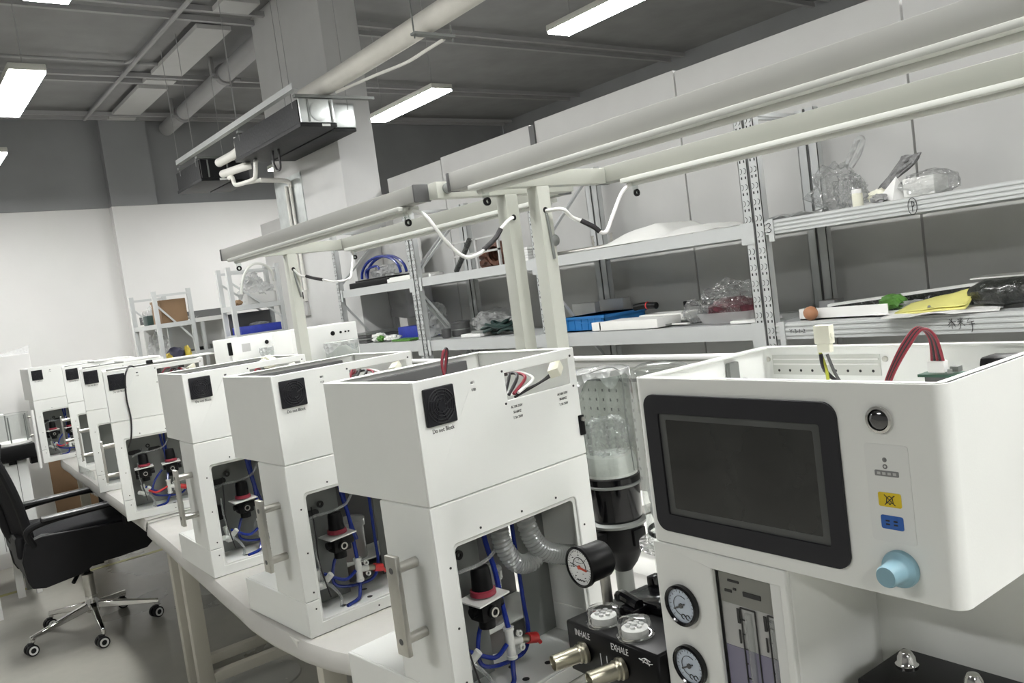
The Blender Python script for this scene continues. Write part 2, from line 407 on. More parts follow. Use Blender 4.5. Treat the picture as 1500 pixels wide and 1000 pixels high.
# ------------------------------------------------------------------ fan coil units hung from the ceiling by the column
def fan_coil(y0, y1, label, x0=2.67, z=2.80, body='galv'):
    t = thing('fan_coil_unit', label, 'air conditioner', (x0, y0, z), 0, 'fan coil units by the column')
    MB().box((x0, y0, z), (x0 + .29, y1, z + .03), .004).build('drip_tray', 'insul', t, world=True)
    b = MB(); b.box((x0 + .005, y0 + .02, z + .03), (x0 + .012, y1 - .02, z + .195)); b.build('side_panel', 'insul', t, world=True)
    e = MB().box((x0 + .012, y0, z + .03), (x0 + .28, y1, z + .2), .004).build('cabinet', body, t, world=True)
    for x in (x0 + .07, x0 + .25): MB().box((x, y0 - .008, z + .035), (x + .012, y0 + .001, z + .195)).build('end_rib', 'plate', e, world=True)
    if body == 'galv': MB().lathe([(.065, 0), (.07, .012), (.05, .016), (0, .016)], (x0 + .155, y0 + .004, z + .11), (0, -1, 0)).build('end_disc', 'galv', e, world=True)
    MB().box((x0 + .17, y0 - .002, z + .004), (x0 + .235, y0, z + .022)).build('rating_plate', 'labelfilm', t, world=True)
    MB().box((x0 + .30, y0 + .12, z - .005), (x0 + .51, y1 - .05, z + .02), .004).build('return_tray', 'insul', t, world=True)
    MB().box((x0 + .285, y0 + .1, z + .02), (x0 + .50, y0 + .66, z + .2), .004).build('side_box', body, t, world=True)
    for x in (x0 + .005, x0 + .45):
        for y in (y0 + .1, y1 - .15): MB().cyl((x, y, z + .15), (x, y, CEIL), .003, n=6).build('hanger_rod', 'pipegrey', t, world=True)
    b = MB(); b.box((x0 - .02, y0 - .02, z + .205), (x0 + .62, y0 + .02, z + .225)); b.box((x0 - .02, y1 - .2, z + .205), (x0 + .6, y1 - .16, z + .225)); b.build('cross_rail', 'plate', t, world=True)
    return t
fan_coil(5.56, 6.88, 'nearer black and silver fan coil unit hung right before the column')
fc = fan_coil(7.74, 8.47, 'farther black fan coil unit behind the pipes, left of the column', x0=2.66, body='insul')
tag(MB().box((2.60, 5.46, 3.035), (2.645, 8.2, 3.04)).box((2.60, 5.46, 3.04), (2.605, 8.2, 3.078)).build('steel_rail', 'rack'), 'long pale steel angle rail above the fan coil units', 'rail')
t = thing('refrigerant_pipes', 'white insulated pipes and drain between the two fan coil units', 'pipe', (2.75, 7.2, 2.8))
MB().tube([(2.72, 7.40, 2.90), (2.74, 6.98, 2.91), (2.74, 6.93, 2.97), (2.74, 6.92, 3.02)], .038, n=14).build('upper_pipe', 'pvc', t, world=True)
MB().tube([(2.74, 7.40, 2.80), (2.76, 6.95, 2.775), (2.8, 6.89, 2.78)], .034, n=14).build('lower_pipe', 'pvc', t, world=True)
MB().tube([(2.75, 7.30, 2.745), (2.75, 7.22, 2.74), (2.75, 7.18, 2.67), (2.76, 7.1, 2.655), (2.76, 6.78, 2.64), (2.76, 6.72, 2.67), (2.77, 6.71, 2.75), (2.79, 6.74, 2.79)], .018, n=12).build('drain_pipe', 'pvc', t, world=True)
MB().tube([(2.76, 7.0, 2.648), (2.85, 7.0, 2.66), (2.92, 6.98, 2.665)], .018, n=12).build('long_drain', 'pvc', t, world=True)
tag(MB().tube([(2.80, 6.40, 2.80), (2.80, 6.41, 2.70), (2.81, 6.38, 2.64), (2.82, 6.34, 2.66), (2.82, 6.33, 2.80)], .009, n=8).build('power_cord', 'wire_black'), 'loop of black cord hanging under the nearer fan coil unit', 'cord')
# wrapped duct from the unit towards the camera
t = thing('supply_duct', 'white wrapped duct sloping from the fan coil unit to the top edge', 'duct', (2.94, 5.0, 3.12))
MB().tube([(2.93, 5.95, 3.11), (2.94, 5.2, 3.115), (2.94, 4.2, 3.12), (2.90, 2.4, 3.12)], .070, n=28, sub=8).build('duct', 'duct', t, world=True)
b = MB().box((2.80, 4.15, 3.02), (3.09, 4.2, 3.035)); b.cyl((2.81, 4.175, 3.0), (2.81, 4.175, CEIL), .005, n=6); b.cyl((3.08, 4.175, 3.0), (3.08, 4.175, 3.10), .005, n=6)
b.build('strap_hanger', 'plate', t, world=True)
MB().tube([(2.96, 5.5, 3.035), (3.0, 5.0, 3.02), (3.0, 4.6, 2.99), (3.03, 4.4, 3.01), (3.04, 4.2, 3.02)], .011).build('drain_line', 'pvc', t, world=True)
# ------------------------------------------------------------------ storage racks on the right
RX0, RX1 = 3.0, 3.5
def slotted_post(t, x, y, h, wx, wy, front=True, slots=True):
    b = MB()
    b.box((x, y - wy/2, 0), (x + .003, y + wy/2, h)); b.box((x, y - wy/2, 0), (x + wx, y - wy/2 + .003, h)); b.box((x, y + wy/2 - .003, 0), (x + wx, y + wy/2, h))
    p = b.build('post', 'rack', t, world=True)
    if slots:
        s = MB(); z = .78
        k = 0
        while z < h - .05:
            for dy, l in ((-wy*.22, 1), (wy*.22, .8)):
                s.box((x - .0008, y + dy - .003, z), (x + .0005, y + dy + .003, z + .011))
                s.tube([(x - .0008, y + dy + .005, z + .022), (x - .0008, y + dy - .003, z + .028), (x - .0008, y + dy - .004, z + .040), (x - .0008, y + dy + .004, z + .046)], .0013*l, n=5, sub=3)
            z += .068
        inlay(p, s, 'rackdark', t, True)
    return p
def rack(y0, y1, label, h=2.1, ribs=False, slots=True, levels=((1.115, 1.185), (1.555, 1.612), (.58, .65), (.12, .19)), brace=True):
    t = thing('storage_rack', label, 'rack', (RX0, y0, 0), 0, 'steel racks along the partition boards')
    for x in (RX0, RX1 - .04):
        for y in (y0 + .022, y1 - .022):
            slotted_post(t, x, y, h, .04, .044, slots=slots and x == RX0)
    for z0, z1 in levels:
        b = MB(); b.box((RX0 + .004, y0 + .044, z0), (RX0 + .03, y1 - .044, z1)); 
        if ribs:
            for k in range(3):
                zz = z0 + (z1 - z0)*(.2 + .28*k); b.box((RX0, y0 + .044, zz), (RX0 + .006, y1 - .044, zz + (z1 - z0)*.14), .002)
        for y in (y0 + .044, y1 - .044): b.box((RX0 - .004, y - .045, z0 - .03), (RX0 + .0, y + .02*(1 if y < (y0+y1)/2 else -1), z1 + .005))
        b.build('front_beam', 'rack', t, world=True)
        b = MB().box((RX1 - .03, y0 + .044, z0), (RX1 - .004, y1 - .044, z1)); b.build('rear_beam', 'rack', t, world=True)
        MB().box((RX0 + .031, y0 + .01, z1 - .016), (RX1 - .031, y1 - .01, z1 - .002)).build('shelf', 'rack', t, world=True)
    for y in (y0 + .022, y1 - .022):
        b = MB()
        zs = [(.3, .9), (.95, 1.5), (1.66, 2.05)] if brace else [(.2, .7)]
        for i, (a, c) in enumerate(zs):
            p0, p1 = ((RX0 + .035, y, a), (RX1 - .035, y, c))
            if i % 2: p0, p1 = (p0[0], y, c), (p1[0], y, a)
            b.tube([p0, p1], .011, n=4, sub=1)
        b.tube([(RX0 + .03, y, h - .04), (RX1 - .03, y, h - .04)], .012, n=4, sub=1)
        b.build('side_brace', 'rack', t, world=True)
    return t
ra = rack(.92, 2.118, 'grey slotted rack nearest the camera, with numbers and writing on its ribbed beams', ribs=True, brace=False)
rb = rack(2.126, 3.53, 'grey rack holding the blue crate and the clear tub', brace=False)
rc = rack(3.538, 4.866, 'grey rack holding the brown coil and the dark green cables')
rd = rack(4.874, 6.04, 'farthest grey rack in the row, beside the column, holding the blue hose coil')
# marks on the beams of the nearest rack
XF = RX0 - .0015
text('Y-3-1-2', .024, (XF, 2.008, 1.140), 'ink', ra, 'printed_code', world=True, mtx=Matrix.Rotation(-PI/2, 4, 'Z') @ Matrix.Rotation(PI/2, 4, 'X'), align='LEFT')
f3 = lambda u, v: (RX0 - .0058, 2.060 - u, 1.560 + v)
strokes([[(0, .036), (.012, .042), (.020, .034), (.010, .024), (.021, .014), (.012, .003), (.0, .008)]], .0014, f3, 'ink', ra, world=True)
f1 = lambda u, v: (XF, 1.467 - u, 1.548 + v)
strokes([[(.014 + .016*math.cos(t), .032 + .030*math.sin(t)) for t in [i*PI/6 for i in range(13)]], [(.012, .05), (.013, .012)], [(.012, .05), (.020, .044), (.018, .032), (.012, .030)]], .0013, f1, 'ink', ra, world=True)
fc_ = lambda u, v: (XF, 1.370 - u, 1.118 + v)
strokes([[(0, .028), (.014, .045)], [(.006, .050), (.024, .030)], [(.014, .052), (.014, .016)], [(.002, .040), (.028, .041)], [(.008, .030), (.002, .022)], [(.018, .032), (.026, .024)],
         [(.032, .040), (.052, .042)], [(.043, .054), (.041, .020), (.036, .014)], [(.034, .050), (.040, .044)], [(.050, .052), (.045, .044)], [(.042, .038), (.033, .026)], [(.043, .038), (.058, .025)],
         [(.074, .052), (.066, .040)], [(.064, .036), (.088, .040)], [(.070, .030), (.090, .032)], [(.080, .040), (.082, .016), (.078, .002)]], .0011, fc_, 'ink', ra, world=True)
# ------------------------------------------------------------------ things on the nearest rack, low shelf
SL, SM_ = 1.186, 1.613
tag(MB().blob((3.035, 1.925, SL + .029), (.029, .029, .029), .04, 1.5, 3).build('ball', 'orange'), 'small orange brown ball at the shelf edge beside the rack post', 'ball')
t = thing('box_lid', 'long white tray and leaning dark strip behind the orange ball', 'tray', (3.2, 1.75, SL))
MB().box((3.07, 1.62, SL), (3.075, 2.0, SL + .045)).box((3.075, 1.995, SL), (3.15, 2.0, SL + .045)).box((3.07, 1.62, SL), (3.15, 2.0, SL + .004)).build('tray', 'paper', t, world=True)
MB()._add([(3.27, 1.99, SL + .030), (3.30, 1.99, SL + .030), (3.30, 1.38, SL + .072), (3.27, 1.38, SL + .072), (3.27, 1.99, SL + .040), (3.30, 1.99, SL + .042), (3.30, 1.38, SL + .084), (3.27, 1.38, SL + .082)], [(3,2,1,0),(4,5,6,7),(0,1,5,4),(1,2,6,5),(2,3,7,6),(3,0,4,7)]).build('leaning_strip', 'paper', t, world=True)
MB()._add([(3.268, 1.97, SL), (3.29, 1.97, SL), (3.29, 1.40, SL), (3.268, 1.40, SL), (3.268, 1.97, SL + .032), (3.29, 1.97, SL + .032), (3.29, 1.40, SL + .072), (3.268, 1.40, SL + .072)], [(3,2,1,0),(4,5,6,7),(0,1,5,4),(1,2,6,5),(2,3,7,6),(3,0,4,7)]).build('rim', 'film', t, world=True)
def sheet(name, label, cat, c, sx, sy, z, rz, mat, wave=.008, freq=9, seed=0, edge=None, group=None, solid=.002, fx=None):
    R = Matrix.Rotation(rz, 4, 'Z')
    def fn(u, v):
        p = R @ Vector(((u - .5)*sx, (v - .5)*sy, 0))
        h = wave*noise.noise(Vector((u*freq*.3 + seed, v*freq*.3, seed*1.3)))
        q = [c[0] + p.x, c[1] + p.y, z + abs(h)*1.2]
        if fx: q = fx(u, v, q)
        return q
    o = MB().grid(fn, 24, 24).build(name, mat, solid=solid); return tag(o, label, cat, group)
sheet('paper_sheet', 'white paper lying under the yellow folder, its corner over the shelf edge', 'paper', (3.09, 1.42), .25, .38, SL + .002, .25, 'paper', .012)
sheet('paper_sheet', 'flat white sheet between the orange ball and the yellow folder', 'paper', (3.12, 1.70), .12, .26, SL + .004, -.2, 'paper', .01, seed=3)
t = thing('folder', 'yellow plastic folder lying on white paper', 'folder', (3.1, 1.45, SL + .02))
def yf(u, v): return (3.03 + .13*u + .02*v, 1.575 - .245*v, SL + .006 + u*(.020 + .034*v) + .006*v + .004*noise.noise(Vector((u*3, v*4, 1))))
MB().grid(yf, 12, 16).build('folder', 'yellowpaper', t, world=True, solid=.006)
MB().grid(lambda u, v: (yf(u, v)[0] + .004, yf(u, v)[1], yf(u, v)[2] + .006 + .006*v), 12, 16).build('flap', 'yellowpaper', t, world=True, solid=.002)
MB().lathe([(.006, 0), (.004, .003), (0, .003)], (3.052, 1.455, SL + .026), (-.5, 0, 1), n=14).build('snap', 'plate', t, world=True)
t = thing('green_bundle', 'bright green bundle with clear bagged parts behind the yellow folder', 'bundle', (3.2, 1.65, SL))
MB().blob((3.20, 1.665, SL + .04), (.035, .055, .03), .35, 3, 3, 2, flat=SL + .002).build('bundle', 'green', t, world=True)
MB().blob((3.19, 1.575, SL + .022), (.022, .05, .02), .5, 4, 3, 5, flat=SL + .002).build('bagged_part', 'bag_milky', t, world=True)
t = thing('wrapped_roll', 'black roll wrapped in glossy plastic film at the right end of the low shelf', 'roll', (3.15, 1.2, SL))
def roll(u, v):
    a = 2*PI*u; r = .048*(1 if v > .12 else .45 + 4.5*v) + .005*noise.noise(Vector((math.cos(a)*2, math.sin(a)*2, v*9)))
    return (3.14 + .02*v + r*math.cos(a)*1.25, 1.345 - .42*v, SL + .056 + r*math.sin(a))
MB().grid(roll, 28, 40).build('film', 'film', t, world=True)
G = 'thin plates stacked behind the black roll'
for k in range(4):
    o = MB().box((3.31, 1.05, SL + .04 + k*.018), (3.45, 1.44 - .015*k + .02*(k == 3), SL + .045 + k*.018)).build('metal_plate', 'foam' if k % 2 else 'plate')
    tag(o, ['lowest thin plate', 'second thin plate from the bottom', 'third thin plate from the bottom', 'topmost thin plate'][k] + ' in the stack behind the black roll', 'plate', G)
tag(MB().box((3.32, 1.1, SL), (3.44, 1.40, SL + .04), .003).build('support_block', 'rackdark'), 'dark block under the thin plates behind the black roll', 'block')
tag(MB().box((3.38, 2.02, SL), (3.46, 2.10, SL + .05), .004).build('small_tray', 'greyplastic'), 'small grey tray deep on the shelf beside the rack post', 'tray')
# mid shelf, nearest rack
t = thing('bagged_hose', 'knotted clear plastic bag standing on the middle shelf', 'bag', (3.2, 1.82, SM_))
MB().blob((3.2, 1.86, SM_ + .09), (.07, .10, .095), .45, 2.2, 4, 1, flat=SM_ + .001).build('bag', 'bag', t, world=True)
MB().blob((3.17, 1.775, SM_ + .06), (.05, .06, .07), .5, 2.6, 4, 9, flat=SM_ + .001).build('bag_fold', 'bag', t, world=True)
MB().tube([(3.19, 1.80, SM_ + .17), (3.19, 1.765, SM_ + .22), (3.19, 1.735, SM_ + .265), (3.19, 1.715, SM_ + .26), (3.19, 1.735, SM_ + .21), (3.19, 1.775, SM_ + .165)], .011, n=8).build('bag_tail', 'bag_milky', t, world=True)
sheet('paper_sheet', 'loose grey sheet leaning beside the knotted bag', 'sheet', (3.12, 2.0), .10, .22, SM_ + .002, .4, 'bag_milky', .02, seed=5)
def antist(u, v): 
    return (3.22 + .03*v + .012*noise.noise(Vector((u*4, v*4, 2))), 1.70 - .075*u - .085*v + .02*math.sin(v*5), SM_ + .005 + .165*v + .03*u*(1 - v))
tag(MB().grid(antist, 14, 20).build('antistatic_bag', 'greybag', solid=.012), 'dark grey antistatic bag propped upright behind the small bottle', 'bag')
tag(MB().blob((3.2, 1.60, SM_ + .03), (.05, .045, .035), .4, 3, 3, 4, flat=SM_ + .001).build('grey_pouch', 'greybag'), 'crumpled dark grey pouch at the foot of the upright antistatic bag', 'pouch')
t = thing('bottle', 'small cream bottle with a white cap before the grey bags', 'bottle', (3.08, 1.70, SM_))
MB().lathe([(0, 0), (.019, 0), (.02, .004), (.02, .048), (.015, .053), (0, .053)]).build('bottle', 'molex', t)
MB().lathe([(0, .051), (.019, .051), (.019, .067), (0, .068)]).build('cap', 'paper', t)
MB().blob((3.14, 1.645, SM_ + .028), (.03, .042, .028), .3, 4, 3, 8, flat=SM_ + .001).build('crumpled_pouch', 'molex')
tag(bpy.data.objects['crumpled_pouch'], 'cream crumpled pouch right beside the small bottle', 'pouch')
t = thing('paper_bag', 'folded white and grey paper bag with a pointed top', 'bag', (3.1, 1.575, SM_))
MB()._add([(3.07, 1.63, SM_), (3.06, 1.555, SM_), (3.13, 1.52, SM_), (3.15, 1.61, SM_), (3.105, 1.555, SM_ + .09)], [(0,1,4), (1,2,4), (2,3,4), (3,0,4)]).build('bag', 'paper', t, world=True, angle=10)
MB().blob((3.05, 1.60, SM_ + .016), (.02, .03, .017), .4, 3, 3, 3, flat=SM_ + .001).build('grey_fold', 'greyplastic', t, world=True)
t = thing('bagged_block', 'white foam block in a clear bag, rightmost on the middle shelf', 'bag', (3.15, 1.48, SM_))
MB().box((3.085, 1.41, SM_ + .003), (3.20, 1.525, SM_ + .072), .006).build('block', 'foam', t, world=True)
MB().blob((3.145, 1.455, SM_ + .043), (.085, .105, .052), .2, 3, 4, 7, flat=SM_ + .001).build('clear_wrap', 'bag', t, world=True)
# ------------------------------------------------------------------ second rack
def wrap_fn(u, v):
    y = 3.26 - .88*v
    H = .075*math.sin(PI*min(1, v/.58)*.5)**2 if v < .58 else .075 - .05*((v - .58)/.12 if v < .70 else 1) + (.018*math.sin((v - .70)/.30*PI) if v > .70 else 0) - (.02*(v - .7)/.3 if v > .7 else 0)
    H = max(H, .003)
    x = 3.012 + .36*u
    z = SM_ + .003 + H*min(1, u/.22) + .006*noise.noise(Vector((u*4, v*7, 2)))*min(1, u*5)
    return (x, y, max(z, SM_ + .002))
tag(MB().grid(wrap_fn, 24, 40).build('foam_wrap', 'foam', solid=.002), 'crumpled white foam sheet humped along the middle shelf edge', 'sheet')
G = 'steel rods on the middle shelf'
for k in range(3):
    tag(MB().tube([(3.10 + .045*k, 3.50, SM_ + .012), (3.10 + .045*k, 2.95 + .03*k, SM_ + .012)], .009, n=10, sub=1).build('steel_rod', 'steel'),
        ['front steel rod lying on the middle shelf behind the post', 'middle steel rod on the middle shelf behind the post', 'rearmost steel rod lying on the middle shelf behind the post'][k], 'rod', G)
for k in range(2):
    t = thing('clamp_bolt', ['left upright clamp bolt among the steel rods', 'right upright clamp bolt among the steel rods'][k], 'bolt', (3.12 + .05*k, 3.22 - .09*k, SM_ + .022), 0, 'clamp bolts on the rods')
    b = MB().cyl((0, 0, 0), (0, 0, .05), .006); b.cyl((0, 0, .045), (0, 0, .055), .011, n=6); b.cyl((0, 0, .012), (0, 0, .022), .012, n=6); b.build('bolt', 'steel', t)
def crate(x0, y0, x1, y1, h, z):
    t = thing('crate', 'blue plastic crate at the left end of the low shelf', 'crate', ((x0+x1)/2, (y0+y1)/2, z))
    b = MB(); w = .006
    b.box((x0, y0, z), (x1, y1, z + w)); b.box((x0, y0, z), (x0 + w, y1, z + h)); b.box((x1 - w, y0, z), (x1, y1, z + h)); b.box((x0, y0, z), (x1, y0 + w, z + h)); b.box((x0, y1 - w, z), (x1, y1, z + h))
    sh_ = b.build('shell', 'crate', t, world=True)
    b = MB(); e = .008
    b.box((x0 - e, y0 - e, z + h - .014), (x0 + w, y1 + e, z + h)); b.box((x1 - w, y0 - e, z + h - .014), (x1 + e, y1 + e, z + h)); b.box((x0, y0 - e, z + h - .014), (x1, y0 + w, z + h)); b.box((x0, y1 - w, z + h - .014), (x1, y1 + e, z + h))
    b.build('rim', 'crate', t, world=True)
    b = MB()
    for k in range(6): y = y0 + (y1 - y0)*(.08 + .168*k); b.box((x0 - .004, y - .004, z + .005), (x0, y + .004, z + h - .01))
    b.box((x0 - .005, (y0+y1)/2 - .05, z + h*.52), (x0, (y0+y1)/2 + .05, z + h*.6))
    inlay(sh_, b, 'crate', t, True)
crate(3.075, 3.16, 3.39, 3.475, .08, SL)
tag(MB().box((3.40, 3.56, SL), (3.465, 3.76, SL + .135), .003).build('carton', 'paper'), 'white carton behind the bench post, left of the grey carton', 'box')
tag(MB().box((3.40, 3.33, SL), (3.465, 3.52, SL + .145), .003).build('carton', 'board'), 'grey white carton standing behind the blue crate', 'box')
tag(MB().box((3.015, 2.74, SL + .004), (3.19, 3.145, SL + .048), .003).box((3.015, 3.13, SL + .004), (3.060, 3.2, SL + .048), .003).box((3.19, 2.72, SL + .02), (3.34, 3.02, SL + .055), .003).build('foam_board', 'foam'), 'white foam block lying before the blue crate', 'foam')
tag(MB().box((3.01, 2.80, SL + .001), (3.14, 3.14, SL + .004)).build('plastic_strip', 'tub'), 'thin translucent strip under the white foam block at the shelf edge', 'strip')
t = thing('hand_tool', 'black and red hand tool lying on the blue crate rim', 'tool', (3.22, 2.96, SL + .10))
MB().tube([(3.2, 3.05, SL + .098), (3.2, 2.98, SL + .105), (3.2, 2.90, SL + .10)], .018, n=12).build('grip', 'black', t, world=True)
MB().lathe([(.0185, 0), (.0205, .004), (.0185, .008)], (3.2, 2.955, SL + .104), (0, 1, 0)).build('red_ring', 'red', t, world=True)
t = thing('plastic_tub', 'translucent tub holding dark red parts in a clear bag', 'tub', (3.2, 2.42, SL))
prof = [(-.13, -.19), (.13, -.19), (.13, .19), (-.13, .19)]
def tubw(u, v):
    a = 2*PI*u; k = .86 + .14*v
    sx = .115*k; sy = .165*k
    c, s = math.cos(a), math.sin(a); e = .5
    return (3.17 + sx*math.copysign(abs(c)**e, c), 2.40 + sy*math.copysign(abs(s)**e, s), SL + .003 + .05*v)
MB().grid(tubw, 48, 4).build('tub', 'tub', t, world=True)
MB().blob((3.17, 2.40, SL + .058), (.085, .13, .055), .25, 3, 3, 4, flat=SL + .006).build('red_parts', 'redbits', t, world=True)
MB().blob((3.17, 2.41, SL + .10), (.10, .14, .08), .45, 2.4, 4, 11, flat=SL + .03).build('clear_bag', 'bag', t, world=True)
MB().blob((3.12, 2.60, SL + .06), (.035, .05, .06), .5, 3, 3, 12, flat=SL + .002).build('bag_end', 'bag', t, world=True)
G = 'loose scraps beside the tub'
for k in range(6):
    y = 2.80 - .045*k; 
    tag(MB().box((-.05, -.012, 0), (.05, .012, .006), mat=Matrix.Translation((3.10 + .02*(k % 3), y, SL + .003 + .004*(k % 2))) @ Matrix.Rotation(.5*k, 4, 'Z')).build('scrap_strip', ['paper', 'plate', 'film'][k % 3]),
        'loose strip of scrap between the white foam block and the tub', 'scrap', G)
tag(MB().box((3.05, 2.17, SL), (3.2, 2.34, SL + .012), .002).build('papers', 'paper'), 'flat white papers between the tub and the slotted post', 'paper')
tag(MB().box((3.36, 2.62, SL + .07), (3.38, 2.86, SL + .10), .004).box((3.34, 2.65, SL), (3.40, 2.69, SL + .072)).build('black_bar', 'black'), 'black bar on a foot deep behind the tub', 'bar')
# ------------------------------------------------------------------ third rack
t = thing('coil_in_frame', 'brown wound coil in a pale metal frame on the middle shelf', 'coil', (3.25, 4.25, SM_))
b = MB()
for y in (4.12, 4.36, 4.62):
    b.box((3.18, y, SM_), (3.195, y + .015, SM_ + .2))
b.box((3.18, 4.12, SM_ + .10), (3.195, 4.635, SM_ + .112)); b.box((3.18, 4.12, SM_ + .19), (3.195, 4.635, SM_ + .2)); b.build('frame', 'ceilstrip', t, world=True)
b = MB()
for k in range(7): b.lathe([(.05 + .002*k, -.012), (.072, -.008), (.078, 0), (.072, .008), (.05, .012)], (3.24 + .02*k, 4.24 - .006*k, SM_ + .085), (1, .15, .05), n=24)
b.build('coil', 'copper', t, world=True)
MB().blob((3.3, 4.38, SM_ + .06), (.06, .10, .06), .5, 3, 3, 2, flat=SM_ + .001).build('loose_winding', 'copper', t, world=True)
MB().tube([(3.17, 4.60, SM_ + .01), (3.17, 4.50, SM_ + .10), (3.17, 4.40, SM_ + .2)], .018, n=8).build('dark_strap', 'film', t, world=True)
G = 'white booklets stacked by the post'
for k in range(5):
    tag(MB().box((3.06, 3.70, SM_ + .016*k), (3.26, 3.86, SM_ + .0135 + .016*k), .001).build('booklet', 'paper'),
        ['lowest', 'second lowest', 'middle', 'second highest', 'topmost'][k] + ' white booklet in the stack seen between the two bench posts', 'book', G)
tag(MB().box((3.06, 4.75, SM_), (3.1, 4.775, SM_ + .02), .003).build('small_clip', 'paper'), 'tiny white clip alone on the middle shelf beside the far slotted post', 'clip')
t = thing('cable_coil', 'dark green cable coil on the low shelf of the rack with the brown coil', 'cable', (3.15, 4.15, SL))
b = MB()
for k in range(8):
    r = .05 + .012*(k % 4); b.tube([(3.16 + r*.8*math.cos(a) + .02*(k % 3), 4.13 + .02*k + r*1.3*math.sin(a), SL + .026 + .012*(k % 5) + .012*math.sin(a*2 + k)) for a in [i*PI/4 for i in range(9)]], .010, n=7, sub=3)
b.build('coil', 'rope', t, world=True)
tag(MB().box((3.08, 4.30, SL), (3.28, 4.52, SL + .02), .002).build('white_box', 'paper'), 'flat white box left of the dark green cable coil', 'box')
tag(MB().box((3.1, 4.28, SL + .022), (3.24, 4.42, SL + .038), .002).build('grey_box', 'plate'), 'small grey box lying on the flat white box', 'box')
t = thing('dark_pot', 'dark grey round pot with a lid on the low shelf', 'pot', (3.24, 4.745, SL))
MB().lathe([(0, 0), (.062, 0), (.066, .01), (.066, .085), (.07, .088), (.07, .1), (0, .105)]).build('pot', 'capdark', t)
MB().lathe([(.0665, .04), (.068, .044), (.0665, .048)]).build('band', 'plate', t)
tag(MB().lathe([(0, 0), (.03, 0), (.034, .06), (.03, .062), (0, .062)], (3.13, 4.76, SL)).build('cup', 'capdark'), 'small dark cup left of the dark round pot', 'cup')
tag(MB().blob((3.32, 4.45, SL + .07), (.08, .22, .08), .4, 3, 4, 14, flat=SL + .001).build('bag_heap', 'bag_milky'), 'heap of clear bags at the back of the low shelf behind the cables', 'bag')
# ------------------------------------------------------------------ farthest rack
t = thing('hose_coil', 'blue air hose coiled in an arch on a black tray', 'hose', (3.2, 5.62, SM_ + .05))
for k in range(2):
    MB().tube([(3.15 + .05*k, 5.88 - .3*(1 - math.cos(a)), SM_ + .070 + .145*math.sin(a)) for a in [i*PI/10 for i in range(11)]], .011, n=8).build('hose', 'hose_blue', t, world=True)
MB().tube([(3.15, 5.80, SM_ + .072), (3.15, 5.79, SM_ + .13), (3.16, 5.65, SM_ + .15), (3.17, 5.62, SM_ + .12)], .009, n=8).build('hose_end', 'hose_blue', t, world=True)
MB().blob((3.22, 5.6, SM_ + .10), (.05, .2, .05), .4, 3, 3, 3).build('clear_wrap', 'bag_milky', t, world=True)
tag(MB().box((3.05, 5.28, SM_), (3.38, 5.92, SM_ + .045), .008).box((3.07, 5.36, SM_ + .045), (3.36, 5.85, SM_ + .058), .004).build('black_tray', 'black'), 'black flat tray under the blue hose coil', 'tray')
tag(MB().box((3.02, 4.95, SM_ + .001), (3.3, 5.27, SM_ + .028), .004).box((3.03, 4.97, SM_ + .028), (3.28, 5.25, SM_ + .036), .003).build('white_tray', 'foam'), 'white lidded tray beside the black tray on the middle shelf', 'tray')
t = thing('plastic_sheet', 'grey translucent sheet hanging folded at the back of the farthest rack', 'sheet', (3.46, 5.7, 1.7))
MB().grid(lambda u, v: (3.455 - .05*(1 - abs(2*u - 1.1))**2 + .012*noise.noise(Vector((u*4, v*5, 0))), 6.04 - .66*u, 1.33 + .24*v + .02*abs(2*u - 1)), 20, 16).build('sheet', 'greyplastic', t, world=True, solid=.003)
MB().grid(lambda u, v: (3.455 - .05*(1 - abs(2*u - .9))**2 + .012*noise.noise(Vector((u*4, v*5, 3))), 6.04 - .60*u, SM_ + .03 + .37*v), 20, 16).build('sheet', 'board', t, world=True, solid=.003)
t = thing('cleaning_rag', 'white and green rag lying on the low shelf of the farthest rack', 'rag', (3.1, 5.6, SL))
MB().blob((3.12, 5.68, SL + .03), (.05, .08, .035), .5, 3, 3, 2, flat=SL + .001).build('rag', 'foam', t, world=True)
MB().blob((3.12, 5.48, SL + .022), (.05, .09, .025), .5, 3, 3, 6, flat=SL + .001).build('rag_end', 'foam', t, world=True)
MB().blob((3.085, 5.60, SL + .026), (.025, .045, .024), .4, 3, 3, 7, flat=SL + .001).build('green_patch', 'green', t, world=True)
tag(MB().box((3.22, 5.22, SL), (3.38, 5.56, SL + .09), .004).build('blue_box', 'bluebox'), 'deep blue box behind the white and green rag', 'box')
tag(MB().blob((3.25, 5.10, SL + .13), (.09, .13, .13), .3, 2.5, 4, 3, flat=SL + .001).build('clear_bag', 'bag_milky'), 'tall milky plastic bag between the blue box and the slotted post', 'bag')
G = 'grey folders stacked at the far end of the low shelf'
for k in range(4):
    tag(MB().box((3.06, 5.78, SL + .02*k), (3.36, 6.03, SL + .016 + .02*k), .002).build('folder', 'plate' if k % 2 else 'capdark'), ['lowest', 'second', 'third', 'topmost'][k] + ' grey folder stacked behind the machine box with knobs', 'folder', G)
tag(MB().box((3.05, 5.12, SL), (3.16, 5.38, SL + .014), .002).build('label_sheet', 'green'), 'small green and white card before the blue box', 'card')
